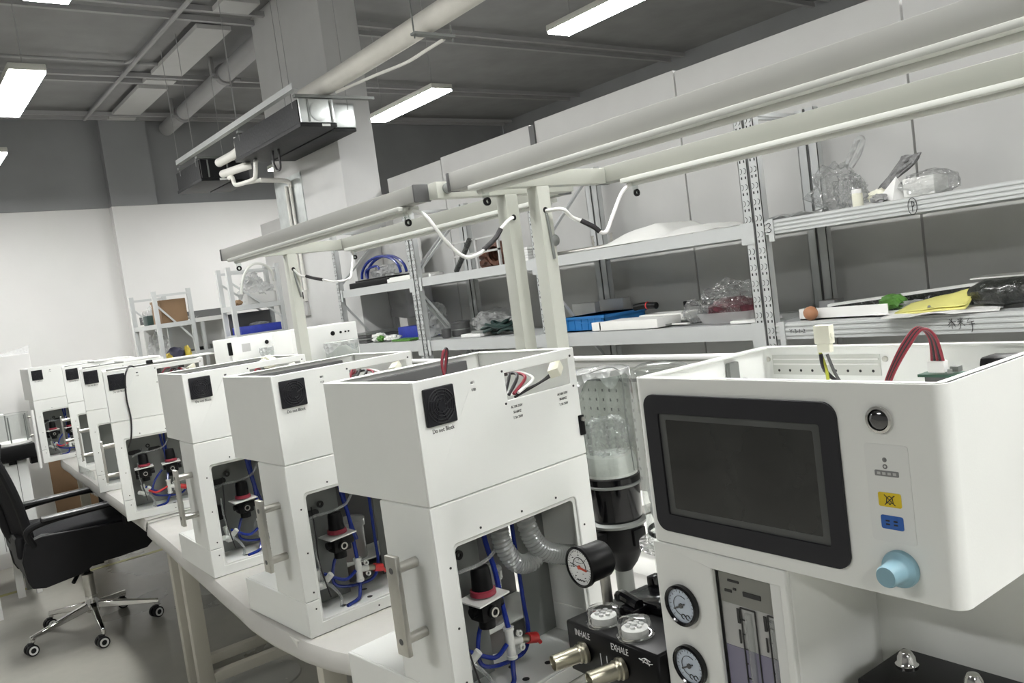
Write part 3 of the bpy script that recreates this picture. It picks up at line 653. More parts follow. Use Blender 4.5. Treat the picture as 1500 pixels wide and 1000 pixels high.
# ------------------------------------------------------------------ anaesthesia machines in the row
W, D, H0, H1, BD, BB = .39, .285, .415, .625, .15, .085
def screws(t, pts, y=-.001, r=.0022):
    b = MB()
    for x, z in pts: b.cyl((x, y, z), (x, .002, z), r, n=8)
    return b.build('screw', 'ink', t)
def fan(t, x0=.015, z0=.546, s=.064):
    c = (x0 + s/2, z0 + s/2)
    f = MB().box((x0, -.007, z0), (x0 + s, 0, z0 + s), .003, 3).build('fan_cover', 'fan', t)
    b = MB()
    for r in (.012, .018, .0235, .0285):
        b.tube([(c[0] + r*math.cos(a), -.0075, c[1] + r*math.sin(a)) for a in [i*PI/16 for i in range(33)]], .0012, n=5, sub=1)
    for k in range(8):
        a = k*PI/4; b.tube([(c[0] + .008*math.cos(a), -.0075, c[1] + .008*math.sin(a)), (c[0] + .029*math.cos(a + .35), -.0075, c[1] + .029*math.sin(a + .35))], .0012, n=5, sub=1)
    b.build('guard', 'fan', f)
    MB().cyl((c[0], -.0085, c[1]), (c[0], -.006, c[1]), .008).build('hub', 'fan', f)
    return f
def regulator(t, x, y, z, s=1.0):
    R = MB().box((x - .024*s, y - .02*s, z - .028*s), (x + .024*s, y + .02*s, z + .008*s), .005).cyl((x, y, z - .045*s), (x, y, z - .02*s), .016*s).cyl((x, y - .026*s, z - .012*s), (x, y, z - .012*s), .012*s)
    R = R.cyl((x + .02*s, y, z - .008*s), (x + .038*s, y, z - .008*s), .011*s).cyl((x - .034*s, y, z - .008*s), (x - .02*s, y, z - .008*s), .009*s).build('pressure_regulator', 'black', t)
    MB().lathe([(.006*s, 0), (.009*s, 0), (.009*s, .002), (.006*s, .002)], (x, y - .0265*s, z - .012*s), (0, -1, 0), n=18).build('port_ring', 'steel', R)
    MB().box((x - .038*s, y - .034*s, z + .012*s), (x + .036*s, y + .03*s, z + .015*s), mat=Matrix.Translation((x, y, z)) @ Matrix.Rotation(-.06, 4, 'Y') @ Matrix.Translation((-x, -y, -z))).build('mount_plate', 'paper', R)
    MB().lathe([(.021*s, 0), (.025*s, .001), (.024*s, .010), (.018*s, .012)], (x, y, z + .017*s), n=22).build('red_ring', 'reddark', R)
    MB().lathe([(.0205*s, 0), (.0185*s, .036), (.016*s, .044), (0, .045)], (x, y, z + .026*s), n=20).build('knob', 'black', R)
    return R
def tee(t, x, y, z, s=1.0, red=True):
    T = MB().cyl((x, y, z - .026*s), (x, y, z + .028*s), .0085*s, n=14).cyl((x, y, z), (x + .026*s, y, z - .004*s), .008*s, n=14)
    T = T.cyl((x, y, z + .024*s), (x, y, z + .03*s), .0105*s, n=14).cyl((x, y, z - .03*s), (x, y, z - .024*s), .0105*s, n=14).build('tee_fitting', 'fitting', t)
    b = MB()
    for dx, dz in ((.020, .012), (.022, -.016)): b.lathe([(.0035*s, -.003), (.0062*s, -.003), (.0062*s, .003), (.0035*s, .003), (.0035*s, -.003)], (x + dx*s, y - .006, z + dz*s), (0, 1, 0), n=14)
    b.build('lug', 'fitting', T)
    if red:
        MB().cyl((x + .026*s, y, z - .004*s), (x + .046*s, y, z - .01*s), .0075*s, n=12).build('brass_collar', 'brass', T)
        MB().cyl((x + .044*s, y, z - .009*s), (x + .066*s, y, z - .016*s), .0105*s, n=12).cyl((x + .066*s, y, z - .016*s), (x + .076*s, y, z - .03*s), .004*s, n=8).build('red_cap', 'red', T)
    return T
def bellows(t, x, y, full=True):
    """clear jar on a black canister, held beside the machine"""
    j = MB().lathe([(.0605, .315), (.063, .318), (.063, .54), (.066, .543), (.066, .548), (.060, .546), (.060, .325)], (x, y, 0), n=40).build('bellows_jar', 'glass', t)
    MB().lathe([(0, .318), (.057, .318), (.058, .345), (.052, .362), (0, .366)], (x, y, 0), n=32).build('bellows_disc', 'foam', j)
    MB().blob((x, y, .40), (.052, .052, .045), .35, 5, 4, 3).build('plastic_film', 'bag', j)
    b = MB()
    def cover(u, v):
        a = 2*PI*u; dip = .012 + .045*max(0, math.sin(2.5*a + .6))**2
        return (x + (.0665 + .003*v)*math.cos(a), y + (.0665 + .003*v)*math.sin(a), .552 - dip*v)
    MB().grid(cover, 60, 6).build('film_cover', 'bag_milky', j)
    MB().lathe([(0, .550), (.055, .551), (.0625, .549)], (x, y, 0), n=32).build('film_top', 'bag_milky', j)
    b = MB()
    for r in (.0635,): b.tube([(x + r*math.cos(a), y + r*math.sin(a), .549) for a in [i*PI/16 for i in range(33)]], .0014, n=5, sub=1)
    b.tube([(x - .063, y - .01, .549), (x - .01, y - .062, .552), (x - .005, y - .064, .45), (x, y - .065, .33)], .0012, n=5)
    b.build('cord', 'plate', j)
    c = MB().lathe([(0, .215), (.052, .215), (.057, .222), (.058, .30), (.062, .303), (.062, .315), (0, .316)], (x, y, 0), n=40).build('canister', 'black_gloss', t)
    MB().lathe([(.059, .294), (.0632, .296), (.0632, .300), (.059, .302)], (x, y, 0), n=40).build('band', 'plate', c)
    MB().lathe([(.055, .205), (.063, .207), (.064, .213), (.055, .218)], (x, y, 0), n=40).build('lower_ring', 'plate', c)
    MB().lathe([(.02, .10), (.034, .118), (.05, .15), (.056, .16), (.056, .205), (0, .206)], (x, y, 0), n=40).box((x - .02, y - .06, .165), (x + .02, y - .05, .20), .003).build('base_cone', 'black', c)
    MB().cyl((x, y, 0), (x, y, .11), .02).lathe([(0, 0), (.06, 0), (.06, .008), (.02, .014)], (x, y, 0)).build('stand_post', 'plate', t)
    MB().box((W, y - .012, .18), (x - .05, y + .012, .20), .003).build('support_arm', 'black', t)
def machine(loc, rz, label, reg2=False, plate_full=True, wires='basic', jar=False, corr=False, stuff=True, txt=True, dark=False):
    t = thing('anesthesia_machine', label, 'machine', (loc[0], loc[1], BZ), math.radians(rz), 'unfinished machines along the bench')
    th = .005
    # upper housing: open topped box
    b = MB()
    b.plate([(0, H0), (W, H0), (W, H1), (0, H1)], [list(reversed([(.203, .556), (.371, .556), (.371, .606), (.203, .606)])), list(reversed(rrect(.1225, .6, .1305, .6045, .001, 2)))], 0, th)
    b.box((0, th, H0), (th, D, H1)); b.box((W - th, th, H0), (W, D, H1)); b.box((th, D - th, H0), (W - th, D, H1)); b.box((th, th, H0), (W - th, D - th, H0 + th))
    l = .010
    b.box((th, th, H1 - .003), (W - th, th + l*.5, H1)); b.box((th, D - th - l, H1 - .003), (W - th, D - th, H1)); b.box((th, th + l*.5, H1 - .003), (th + l, D - th - l, H1)); b.box((W - th - l, th + l*.5, H1 - .003), (W - th, D - th - l, H1))
    h = b.build('upper_housing', 'white', t, bevel=.0022)
    screws(h, [(.197, .610), (.377, .610), (.377, .551), (.197, .551)], r=.0023)
    MB().box((.016, D - .024, H0 + .02), (.335, D - .006, H1 - .011), .002).build('screen_back', 'capdark', t)
    fan(t)
    if txt:
        text('Do not Block', .0105, (.050, -.0006, .5335), 'ink', t, sx=.82)
        text('USB', .0068, (.1265, -.0006, .588), 'ink', t, sx=.85)
        text('AC100-230V\n50-60HZ\nT 3A 250V', .0066, (.222, -.0006, .540), 'ink', t, sx=.82, space=1.5)
        text('AC100-230V\n50-60HZ\nT 3A 250V', .0066, (.344, -.0006, .540), 'ink', t, sx=.82, space=1.5)
    s = MB().box((W - .012, -.005, .452), (W + .002, 0, .492), .003).build('latch', 'black', t)
    MB().lathe([(.004, 0), (.0045, .004), (0, .005)], (W - .005, -.005, .484), (0, -1, 0), n=12).build('pin', 'steel', s)
    # middle column
    b = MB()
    x0, x1, zt = .036, .345, .340
    arc = lambda cx, cz, a0, a1, r, n=5: [(cx + r*math.cos(a0 + (a1 - a0)*i/n), cz + r*math.sin(a0 + (a1 - a0)*i/n)) for i in range(n + 1)]
    r = .010
    hole = [(x0, BB)] + arc(x0 + r, zt - r, PI, PI/2, r) + arc(x1 - r, zt - r, PI/2, 0, r) + [(x1, BB)]
    b.plate([(0, BB + .001)] + [(x0, BB + .001)] + hole[1:-1] + [(x1, BB + .001), (W, BB + .001), (W, H0 - .0018), (0, H0 - .0018)], [], 0, th)
    b.box((0, th, BB + .001), (th, BD, H0 - .0018)); b.box((W - th, th, BB + .001), (W, BD, H0 - .0018)); b.box((.004, .004, H0 - .006), (W - .004, BD, H0 - .0005))
    body = b.build('lower_body', 'white', t, bevel=.0022)
    # recessed lip round the opening
    i_ = .006
    lip_o = [(x0 - .004, .026), (x1 + .004, .026), (x1 + .004, zt + .004), (x0 - .004, zt + .004)]
    MB().plate(lip_o, [list(reversed(rrect(x0 + i_, .032, x1 - i_, zt - i_, .009)))], .0052, .0085).build('opening_lip', 'white', t)
    screws(body, [(x0 - .012, .305), (x0 - .012, .20), (x0 - .012, .105), (.10, zt + .012), (.20, zt + .012), (.29, zt + .012), (x1 + .013, .28), (x1 + .013, .17)])
    if plate_full:
        MB().box((th, BD - .004, .03), (W - th, BD, H0 - .006)).build('inner_panel', 'plate', t)
    else:
        MB().box((th, .115, .03), (.175, .119, H0 - .006)).box((.175, .115, .03), (.179, BD, H0 - .006)).build('inner_panel', 'plate', t)
        MB().box((.30, BD - .004, .03), (W - th, BD, H0 - .006)).build('side_panel', 'plate', t)
        MB().box((.18, .262, .086), (W - .002, .268, H0 - .001)).build('light_block_panel', 'capdark', t)  # added dark panel, blocks light so the open body looks dark inside
    # base
    b = MB(); L = .345
    b.plate([(0, 0), (W, 0), (W, BB), (x1, BB), (x1, .028), (x0, .028), (x0, BB), (0, BB)], [], 0, th)
    b.box((0, th, 0), (th, L, BB)); b.box((W - th, th, 0), (W, L, BB)); b.box((th, L - th, 0), (W - th, L, BB)); b.box((th, BD, BB - .004), (W - th, L - th, BB)); b.box((th, th, 0), (W - th, L - th, .004))
    base = b.build('base_tray', 'white', t, bevel=.0025)
    tf = MB().box((th, th + .004, .024), (W - th, L - th, .028)).build('tray_floor', 'white_in', base)
    b = MB()
    for x, y in ((.12, .05), (.19, .04), (.26, .05), (.21, .10)): b.cyl((x, y, .0278), (x, y, .0286), .007, n=14)
    inlay(tf, b, 'rackdark')
    screws(base, [(x0 - .012, .065), (.19, .014)])
    # handle on the side
    hd = MB().box((-.052, .047, .167), (-.042, .079, .340), .0025).build('handle', 'steel', t)
    for z in (.192, .315): MB().cyl((-.042, .063, z), (0, .063, z), .009, n=18).build('standoff', 'steel', hd)
    b = MB()
    for z in (.192, .315): b.cyl((-.0526, .063, z), (-.0518, .063, z), .0055, n=14)
    b.build('screw', 'capdark', hd)
    # pneumatics seen through the rear opening
    if stuff:
        yp = .111 if not plate_full else BD - .006
        for sx_ in ([.098] if not reg2 else [.075, .155]):
            MB().plate(rrect(sx_ - .028, .250, sx_ + .022, .268, .008), [], yp - .003, yp + .002).build('slot', 'rackdark', t)
        MB().lathe([(.004, 0), (.009, 0), (.009, .004), (.004, .004), (.004, 0)], (.127, yp, .277), (0, -1, 0), n=16).build('grommet', 'rackdark', t)
        xs = (.145,) if not reg2 else (.098, .205)
        for x in xs: regulator(t, x, .075, .185)
        tx = .181
        tee(t, tx, .06, .098)
        H = 'hose_blue'
        MB().tube([(.178, .10, .40), (.181, .095, .30), (.188, .085, .23), (.186, .075, .17), (.181, .06, .125)], .0052).build('air_hose', H, t)
        MB().tube([(tx, .06, .068), (.172, .052, .05), (.158, .04, .034), (.12, .03, .031)], .0048).build('air_hose', H, t)
        MB().tube([(.165, .09, .17), (.13, .085, .13), (.115, .075, .085), (.14, .07, .066), (.20, .075, .055), (.235, .08, .06), (.256, .09, .09), (.262, .1, .14), (.268, .11, .25), (.27, .115, .40)], .0042).build('air_hose', H, t)
        if not corr: MB().tube([(.205, .115, .40), (.195, .11, .30), (.20, .105, .22), (.215, .11, .16)], .0045).build('air_hose', H, t)
        MB().tube([(.09, .07, .115), (.14, .062, .085), (.172, .06, .098)], .0044).build('air_hose', H, t)
        MB().box((.076, .075, .075), (.098, .10, .098), .004).cyl((.085, .087, .095), (.08, .087, .125), .0085, n=12).cyl((.088, .075, .09), (.105, .06, .112), .008, n=12).cyl((.078, .075, .088), (.062, .06, .098), .008, n=12).build('valve_fitting', 'fitting', t)
        MB().tube([(.085, .07, .10), (.105, .055, .075), (.115, .045, .05), (.108, .04, .031)], .004).build('clear_hose', 'clearhose', t)
        MB().tube([(.075, .07, .22), (.072, .06, .17), (.078, .06, .13), (.08, .07, .10)], .0028).build('clear_hose', 'clearhose', t)
        MB().tube([(.24, .10, .40), (.20, .08, .285), (.15, .07, .262), (.09, .07, .262), (.06, .08, .25)], .0038).build('clear_hose', 'clearhose', t)
        MB().box((.06, .08, .15), (.078, .115, .195), .004).build('black_valve', 'black', t)
        MB().tube([(.10, .105, .277), (.085, .07, .22), (.078, .06, .15), (.09, .05, .06)], .0018, n=6).build('thin_wire', 'wire_black', t)
        if reg2: MB().tube([(.10, .06, .10), (.13, .055, .085), (.175, .058, .10)], .0045).build('red_hose', 'red', t)
    if corr:
        MB().tube([(.255, .06, .345), (.262, .055, .285), (.285, .05, .245), (.33, .05, .222), (.375, .055, .205)], .019, n=16, sub=14, ripple=.06).build('corrugated_hose', 'corr', t)
        MB().tube([(.205, .075, .34), (.202, .07, .285), (.225, .065, .238), (.262, .06, .228), (.295, .06, .25)], .018, n=16, sub=14, ripple=.06).build('corrugated_hose', 'corr', t)
    if not plate_full:
        c = MB().lathe([(0, .03), (.04, .03), (.042, .04), (.042, .17), (.047, .172), (.047, .19), (0, .20)], (.245, .205, 0), n=28).build('absorber_canister', 'corr', t)
        MB().lathe([(0, .04), (.036, .04), (.036, .15), (0, .16)], (.245, .205, 0), n=24).build('absorbent', 'copper', c)
    # wiring left loose in the open top
    rr = random.Random(hash(label) % 1000 if False else int(loc[1]*100))
    if wires:
        for k in range(5):
            m = ('wire_red', 'wire_black', 'wire_black', 'wire_red', 'wire_white')[k]
            MB().tube([(.21 + .012*k, .03, .56), (.24 + .02*k, .05, .60 - .006*k), (.27 + .008*k, .09, .59), (.25, .13 + .01*k, .57), (.20 + .03*k, .11, .545), (.18, .06, .55 + .005*k)], .0032, n=6).build('loose_wire', m, t)
        MB().box((.06, .08, H0 + .005), (.20, .21, H0 + .05), .003).build('power_supply', 'plate', t)
        MB().box((.23, .13, .555), (.30, .16, .60), .003).build('bracket', 'plate', t)
        cn = MB().box((-.016, -.011, -.009), (.016, .011, .009), .002, mat=Matrix.Translation((.338, .004, .590)) @ Matrix.Rotation(-.45, 4, 'Y') @ Matrix.Rotation(.5, 4, 'Z')).build('wire_connector', 'molex', t)
        for k in range(2): MB().tube([(.325, .008, .582 - .004*k), (.30, .02, .568), (.265, .05, .555 - .006*k)], .0026, n=6).build('connector_wire', 'wire_black', cn)
    if wires == 'red':
        for k in range(2):
            MB().tube([(.115 + .004*k, .055, .60), (.112, .06, .635), (.119 + .005*k, .06, .659 + .004*k), (.127 + .002*k, .062, .655), (.122, .075, .60)], .0026, n=6).build('loose_wire', ('wire_red', 'wire_black')[k] if k else 'wire_red', t)
    if jar: bellows(t, .575, .105 if corr else .15)
    return t
m1 = machine((.691, 1.172), 5, 'nearest white open topped machine, red wires above and a corrugated hose in its opening', plate_full=False, wires='red', jar=True, corr=True)
m2 = machine((.721, 1.847), 3, 'second white open topped machine from the camera, red capped fitting in its opening', plate_full=False, jar=True)
m3 = machine((.728, 2.551), -1, 'third white open topped machine, its base corner overhanging the empty bench leg', jar=True)
m4 = machine((.749, 3.70), -11, 'fourth machine in the row, black cable trailing over its fan, two regulators inside', reg2=True, jar=True)
m5 = machine((.819, 4.55), -10, 'fifth machine in the row, its opening a narrow grey strip beside the trailing cable', stuff=False)
m6 = machine((.885, 5.40), -9, 'sixth machine in the row, mostly hidden, showing fan and handle', stuff=False)
m7 = machine((.82, 6.20), 2, 'farthest machine in the row, standing before the white rear wall', reg2=True)
MB().tube([(.15, .10, .60), (.11, .04, .632), (.09, -.008, .618), (.078, -.016, .58), (.072, -.014, .50), (.076, -.012, .42), (.066, -.010, .345), (.05, .02, .30)], .0034).build('trailing_cable', 'wire_black', m4)
# a white connector lying on the second and third machines' rims
for m, nm in ((m3, 'loose_connector'),):
    MB().blob((.29, .06, .615), (.026, .02, .022), .4, 3, 3, 2).build(nm, 'molex', m)
# ------------------------------------------------------------------ machine boxes on the far half of the bench
def knob_unit(loc, rz, label, flip):
    t = thing('machine_box', label, 'machine', (loc[0], loc[1], BZ), math.radians(rz), 'machines on the far half of the bench')
    w = .40; zt = loc[2] - BZ
    MB().box((0, 0, .42), (w, .28, zt), .004).build('upper_housing', 'white', t)
    MB().box((.01, .05, .06), (w*.55, .28, .42), .004).build('lower_body', 'white', t)
    MB().box((0, -.02, 0), (w, .3, .06), .004).build('base_tray', 'white', t)
    for x, r in ((.235 if flip else .245, .013), (.295, .007), (.325, .005), (.345, .005)):
        if flip and x > .3: continue
        MB().lathe([(r, 0), (r, .004), (r*.7, .006), (0, .006)], (x, 0, zt - .05), (0, -1, 0), n=16).build('knob', 'black', t)
    if flip:
        MB().box((.335, -.012, zt - .085), (.368, 0, zt - .03), .004).build('holder', 'black', t)
        MB().box((-.018, -.006, zt - .10), (.006, .01, zt - .02), .004).build('corner_holder', 'black', t)
        MB().box((.07, -.001, zt - .09), (.125, 0, zt - .04)).build('label_plate', 'ceilstrip', t)
    x, y = (.22, -.14)
    j = MB().lathe([(.085, .40), (.09, .40), (.09, .565), (.094, .568), (.088, .57), (.085, .56)], (x, y, 0), n=36).build('bellows_jar', 'glass', t)
    def cover(u, v):
        a = 2*PI*u; return (x + (.095 + .003*v)*math.cos(a), y + (.095 + .003*v)*math.sin(a), .572 - (.02 + .04*max(0, math.sin(2*a + 1))**2)*v)
    MB().grid(cover, 48, 5).build('film_cover', 'bag_milky', j)
    MB().lathe([(0, .571), (.094, .571)], (x, y, 0)).build('film_top', 'bag_milky', j)
    MB().lathe([(0, .06), (.08, .06), (.09, .1), (.09, .40), (0, .40)], (x, y, 0), n=36).build('canister', 'black_gloss', t)
    return t
knob_unit((1.77, 5.10, 1.385), 3, 'white machine box with black holder seen left of the far bench post', True)
knob_unit((1.85, 4.35, 1.40), 0, 'white machine box with three black knobs right of the far bench post', False)
# flat pieces lying across the open tops of the farther machines
t = thing('cover_panel', 'pale green tinted panel with a black corner clip lying across the fourth machine top', 'panel', (1.1, 3.78, BZ + .628))
MB().box((-.14, -.07, .001), (.12, .10, .006), mat=Matrix.Rotation(-.15, 4, 'Z')).build('sheet', 'labelfilm', t)
MB().box((-.16, -.075, .0), (-.135, -.045, .016), .003, mat=Matrix.Rotation(-.15, 4, 'Z')).build('corner_clip', 'black', t)
tag(MB().box((1.02, 4.52, BZ + .6265), (1.20, 4.72, BZ + .636), .002).build('foam_strip', 'foam'), 'white foam strip lying across the fifth machine top', 'foam')
tag(MB().box((1.05, 5.36, BZ + .6265), (1.24, 5.54, BZ + .634), .002).build('foam_strip', 'foam'), 'white foam strip lying across the sixth machine top', 'foam')
# ------------------------------------------------------------------ the nearest machine, turned with its screen to the aisle
ms = thing('anesthesia_machine', 'large white machine at the right with black framed screen, blue knob and INHALE EXHALE block', 'machine', (.757, .742, BZ), math.radians(-92.3), 'unfinished machines along the bench')
def screen_machine(t):
    W, D, H0, H1 = .395, .27, .415, .625; th = .005; R = .014
    out = [(0, 0)] 
    # housing shell: rounded vertical corners on the right, open top
    def loop(r0, ins):
        return rrect(ins, ins, W - ins, D - ins, max(r0 - ins, .001), 6)
    b = MB()
    b.plate(loop(R, 0), [list(reversed(loop(R, th)))], H0, H1, 'z')
    b.plate(loop(R, .001), [], H0, H0 + th, 'z')
    b.plate(loop(R, .001), [list(reversed(loop(R, .013)))], H1 - .003, H1, 'z')
    hs = b.build('upper_housing', 'white', t, bevel=.0025)
    # bezel and screen
    bz = MB().plate(rrect(.018, .432, .286, .605, .016, 8), [list(reversed(rrect(.040, .454, .266, .582, .003, 2)))], -.0035, .0005).build('screen_bezel', 'bezel', t, bevel=.001)
    sc = MB().plate(rrect(.040, .454, .266, .582, .003, 2), [list(reversed(rrect(.050, .462, .256, .574, .002, 2)))], -.0005, .001).build('screen', 'screenedge', t)
    MB().plate(rrect(.049, .461, .257, .575, .002, 2), [], -.0003, .001).build('display', 'screen', sc)
    # power button
    pb = MB().lathe([(.0125, 0), (.0135, .0005), (.0130, .003), (.0105, .0035)], (.331, 0, .590), (0, -1, 0), n=32).build('power_button', 'chrome', t)
    MB().lathe([(.0108, .0015), (.0085, .0035), (.004, .0048), (0, .005)], (.331, 0, .590), (0, -1, 0), n=32).build('button_face', 'darkchrome', pb)
    # key strip
    ks = MB().plate(rrect(.312, .470, .356, .566, .003), [], -.0006, .0).build('key_label', 'labelfilm', t)
    b = MB(); b.lathe([(.0024, 0), (0, .0004)], (.332, -.0006, .551), (0, -1, 0), n=12).lathe([(.0012, 0), (.0024, 0), (.0024, .0004), (.0012, .0004)], (.332, -.0006, .5445), (0, -1, 0), n=12).build('indicator_mark', 'inkgrey', ks)
    gk = MB().plate(rrect(.321, .535, .345, .5405, .001), [], -.0011, 0).build('grey_strip', 'greykey', ks)
    b = MB()
    for k in range(4): b.box((.3235 + .0053*k, -.0013, .5365), (.3268 + .0053*k, -.001, .539))
    b.build('strip_mark', 'ceilstrip', ks)
    MB().plate(rrect(.322, .505, .345, .519, .002), [], -.0011, 0).build('yellow_key', 'yellow', ks)
    b = MB(); f = lambda x, z: (.3335 + x, -.0012, .512 + z)
    for l in ([(-.0035, -.003), (-.0028, .0018), (0, .004), (.0028, .0018), (.0035, -.003), (-.0035, -.003)], [(-.0052, .0048), (.0052, -.0050)], [(.0052, .0048), (-.0052, -.0050)], [(-.001, -.0042), (.001, -.0042)]):
        b.tube([f(*p) for p in l], .00045, n=5, sub=1)
    b.build('crossed_bell_mark', 'ink', ks)
    MB().plate(rrect(.3225, .483, .345, .4965, .002), [], -.0011, 0).build('blue_key', 'bluekey', ks)
    b = MB()
    for x in (-.0045, .0035):
        for z in (-.002, .0015): b.box((.3338 + x - .002, -.0013, .4897 + z - .0008), (.3338 + x + .002, -.001, .4897 + z + .0008))
    b.build('key_mark', 'wire_black', ks)
    # rotary knob
    kn = MB().lathe([(.018, 0), (.0182, .003), (.0172, .006), (.0125, .009), (.0115, .011), (.0108, .026), (.0095, .0285), (0, .029)], (.338, 0, .4455), (0, -1, 0), n=36).build('rotary_knob', 'knobblue', t)
    # inside of the open housing
    b = MB().box((.03, .02, .555), (.37, .25, .559)); inner = b.build('inner_shelf', 'white_in', t)
    MB().box((.015, .2642, .584), (.180, .2652, .612)).build('rear_slot', 'lampbody', t)
    b = MB()
    for z in (.607, .600): b.box((.017, .2632, z - .002), (.178, .2642, z))
    b.build('slot_rail', 'foam', t)
    b = MB()
    for k in range(9): b.lathe([(.002, 0), (0, .0005)], (.025 + .018*k, .2641, .590), (0, -1, 0), n=8)
    b.build('slot_hole', 'rackdark', t)
    b = MB()
    for x in (.008, .187): b.lathe([(.004, 0), (.0035, .0025), (0, .003)], (x, .2645, .606), (0, -1, 0), n=12)
    for x in (.21, .33): b.lathe([(.004, 0), (.0035, .002), (0, .003)], (x, .12, .559), (0, 0, 1), n=12)
    b.build('screw', 'steel', t)
    lc = MB().box((.006, .172, .580), (.014, .192, .615), .002).build('latch_bracket', 'plate', t)
    MB().box((.008, .160, .570), (.018, .205, .590), .003).build('latch_pad', 'black', lc)
    MB().box((.008, .125, .578), (.014, .150, .592), .003).build('cable_clip', 'black', t)
    MB().box((.33, .20, .590), (.376, .235, .618), .008).build('black_module', 'black', t)
    cn = MB().box((.203, .096, .650), (.223, .106, .671), .001).box((.205, .097, .640), (.221, .105, .651), .001).box((.2015, .098, .656), (.2245, .104, .662), .001).build('wire_connector', 'molex', t)
    MB().tube([(.207, .10, .638), (.210, .10, .62), (.222, .11, .60), (.235, .12, .575), (.24, .13, .56)], .0023, n=7).build('black_wire', 'wire_black', cn)
    MB().tube([(.215, .10, .638), (.222, .105, .61), (.232, .12, .58), (.24, .13, .56)], .0018, n=7).build('dark_wire', 'capdark', cn)
    MB().tube([(.205, .102, .640), (.212, .10, .62), (.213, .10, .60), (.214, .10, .57)], .0019, n=7).build('yellow_wire', 'wire_yellow', cn)
    pc = MB().box((.272, .182, .598), (.316, .208, .601)).build('circuit_board', 'pcb', t)
    MB().box((.283, .184, .603), (.302, .194, .616), .001).build('socket', 'paper', pc)
    b = MB().box((.305, .19, .603), (.314, .20, .609)).lathe([(.003, 0), (.0025, .004), (0, .004)], (.308, .184, .603)); b.build('component', 'plate', pc)
    MB().box((.278, .186, .559), (.312, .208, .600)).build('board_mount', 'inner_mount' if False else 'capdark', pc)
    for k in range(5):
        m = ('wire_red', 'wire_black', 'wire_red', 'wire_black', 'wire_red')[k]; o = .0030*k
        MB().tube([(.245 + o*.4, .145, .575), (.258 + o*.5, .148, .608), (.274 + o*.6, .154, .640 - o*.2), (.288 + o*.5, .162, .657 - o*.15), (.294 + o*.6, .174, .644), (.2865 + o*1.1, .189, .612)], .0017, n=7).build('loose_wire', m, t)
    # lower body with flowmeter and gauges
    BW, BDp = .201, .168
    fx0, fx1, fz0, fz1 = .094, .191, .10, .394
    b = MB(); b.plate([(0, .0), (BW, .0), (BW, H0 - .0015), (0, H0 - .0015)], [list(reversed(rrect(fx0, fz0, fx1, fz1, .001, 1)))], .001, .004 + th)
    b.box((0, .009, 0), (th, BDp, H0 - .0015)); b.box((BW - th, .009, 0), (BW, BDp + .1, H0 - .0015)); b.box((th, .05, .0), (BW - th, .054, H0 - .002))
    body = b.build('lower_body', 'white', t, bevel=.002)
    MB().box((BW, BDp, 0), (W, BDp + .004, H0 - .001)).box((W - .004, BDp + .004, 0), (W, D, H0 - .001)).build('rear_panel', 'white', t)
    MB().box((-.01, -.01, 0), (W + .02, D + .02, .075), .004).build('base_tray', 'white', t, bevel=.002)
    fm = MB().box((fx0 + .001, .012, fz0), (fx1 - .016, .03, fz1 - .001)).build('flowmeter', 'flowclear', t)
    MB().box((fx0 + .002, .0108, .352), (fx1 - .017, .0122, fz1 - .001)).build('header_plate', 'flowgrey', fm)
    MB().box((fx0 + .002, .0112, fz0), (fx1 - .017, .0122, .298)).build('violet_panel', 'flowviolet', fm)
    MB().box((fx1 - .016, .006, fz0), (fx1 - .002, .03, fz1 - .001)).build('side_strip', 'white_in', fm)
    b = MB()
    for x0, x1 in ((.124, .145), (.163, .180)):
        for x in (x0, x1) if x1 < .175 else (x0,): b.box((x - .0006, .0098, fz0), (x + .0006, .0110, .350))
        b.box((x0, .0098, .349), (min(x1, .174), .0110, .3505))
        for k in range(11): z = .335 - .018*k; b.box((x0 - .001, .0098, z), (x0 + .006 - .003*(k % 2), .0110, z + .0009))
    b.build('scale_mark', 'ink', fm)
    b = MB()
    for x in (.1185, .157): b.box((x, .0098, .330), (x + .0035, .0108, .348)); b.box((x, .0098, .305), (x + .002, .0108, .322))
    b.box((.110, .0095, .3795), (.126, .0108, .382)); b.box((.117, .0095, .370), (.121, .0108, .3725)); b.box((.104, .0095, .366), (.114, .0108, .369)); b.box((.131, .0095, .3655), (.156, .0108, .371))
    b.build('header_mark', 'ink', fm)
    b = MB()
    for x in (.135, .170): b.cyl((x, .0105, fz0), (x, .0105, .345), .0045, n=14)
    b.build('flow_tube', 'clearhose', fm)
    for gx, gz, ang in ((.042, .337, -2.6), (.0435, .259, -2.4)):
        g = MB().lathe([(.0245, -.002), (.0262, 0), (.0262, .006), (.0235, .0075), (.0215, .006), (.0215, .004)], (gx, 0, gz), (0, -1, 0), n=40).build('pressure_gauge', 'black_gloss', t)
        MB().lathe([(.0218, .0035), (0, .0036)], (gx, 0, gz), (0, -1, 0), n=40).build('dial', 'dialblue', g)
        b = MB()
        for k in range(19):
            a = -.75*PI + 1.5*PI*k/18 + PI/2; r0 = .0165 if k % 3 == 0 else .018
            b.tube([(gx + r0*math.cos(a), -.0040, gz + r0*math.sin(a)), (gx + .0195*math.cos(a), -.0040, gz + .0195*math.sin(a))], .0003, n=4, sub=1)
        b.tube([(gx - .015*math.cos(a*PI), -.0040, gz + .012*math.sin(a)) if False else (gx + .0125*math.cos(q), -.0040, gz + .0125*math.sin(q)) for q in [PI*.3 + PI*1.2*i/14 for i in range(15)]], .0004, n=4, sub=1)
        for k in range(2): b.tube([(gx + .002 + .007*k + .003*math.cos(q), -.0040, gz - .0135 + .003*math.sin(q)) for q in [i*PI/5 for i in range(9)]], .0006, n=4, sub=1)
        b.build('dial_mark', 'ink', g)
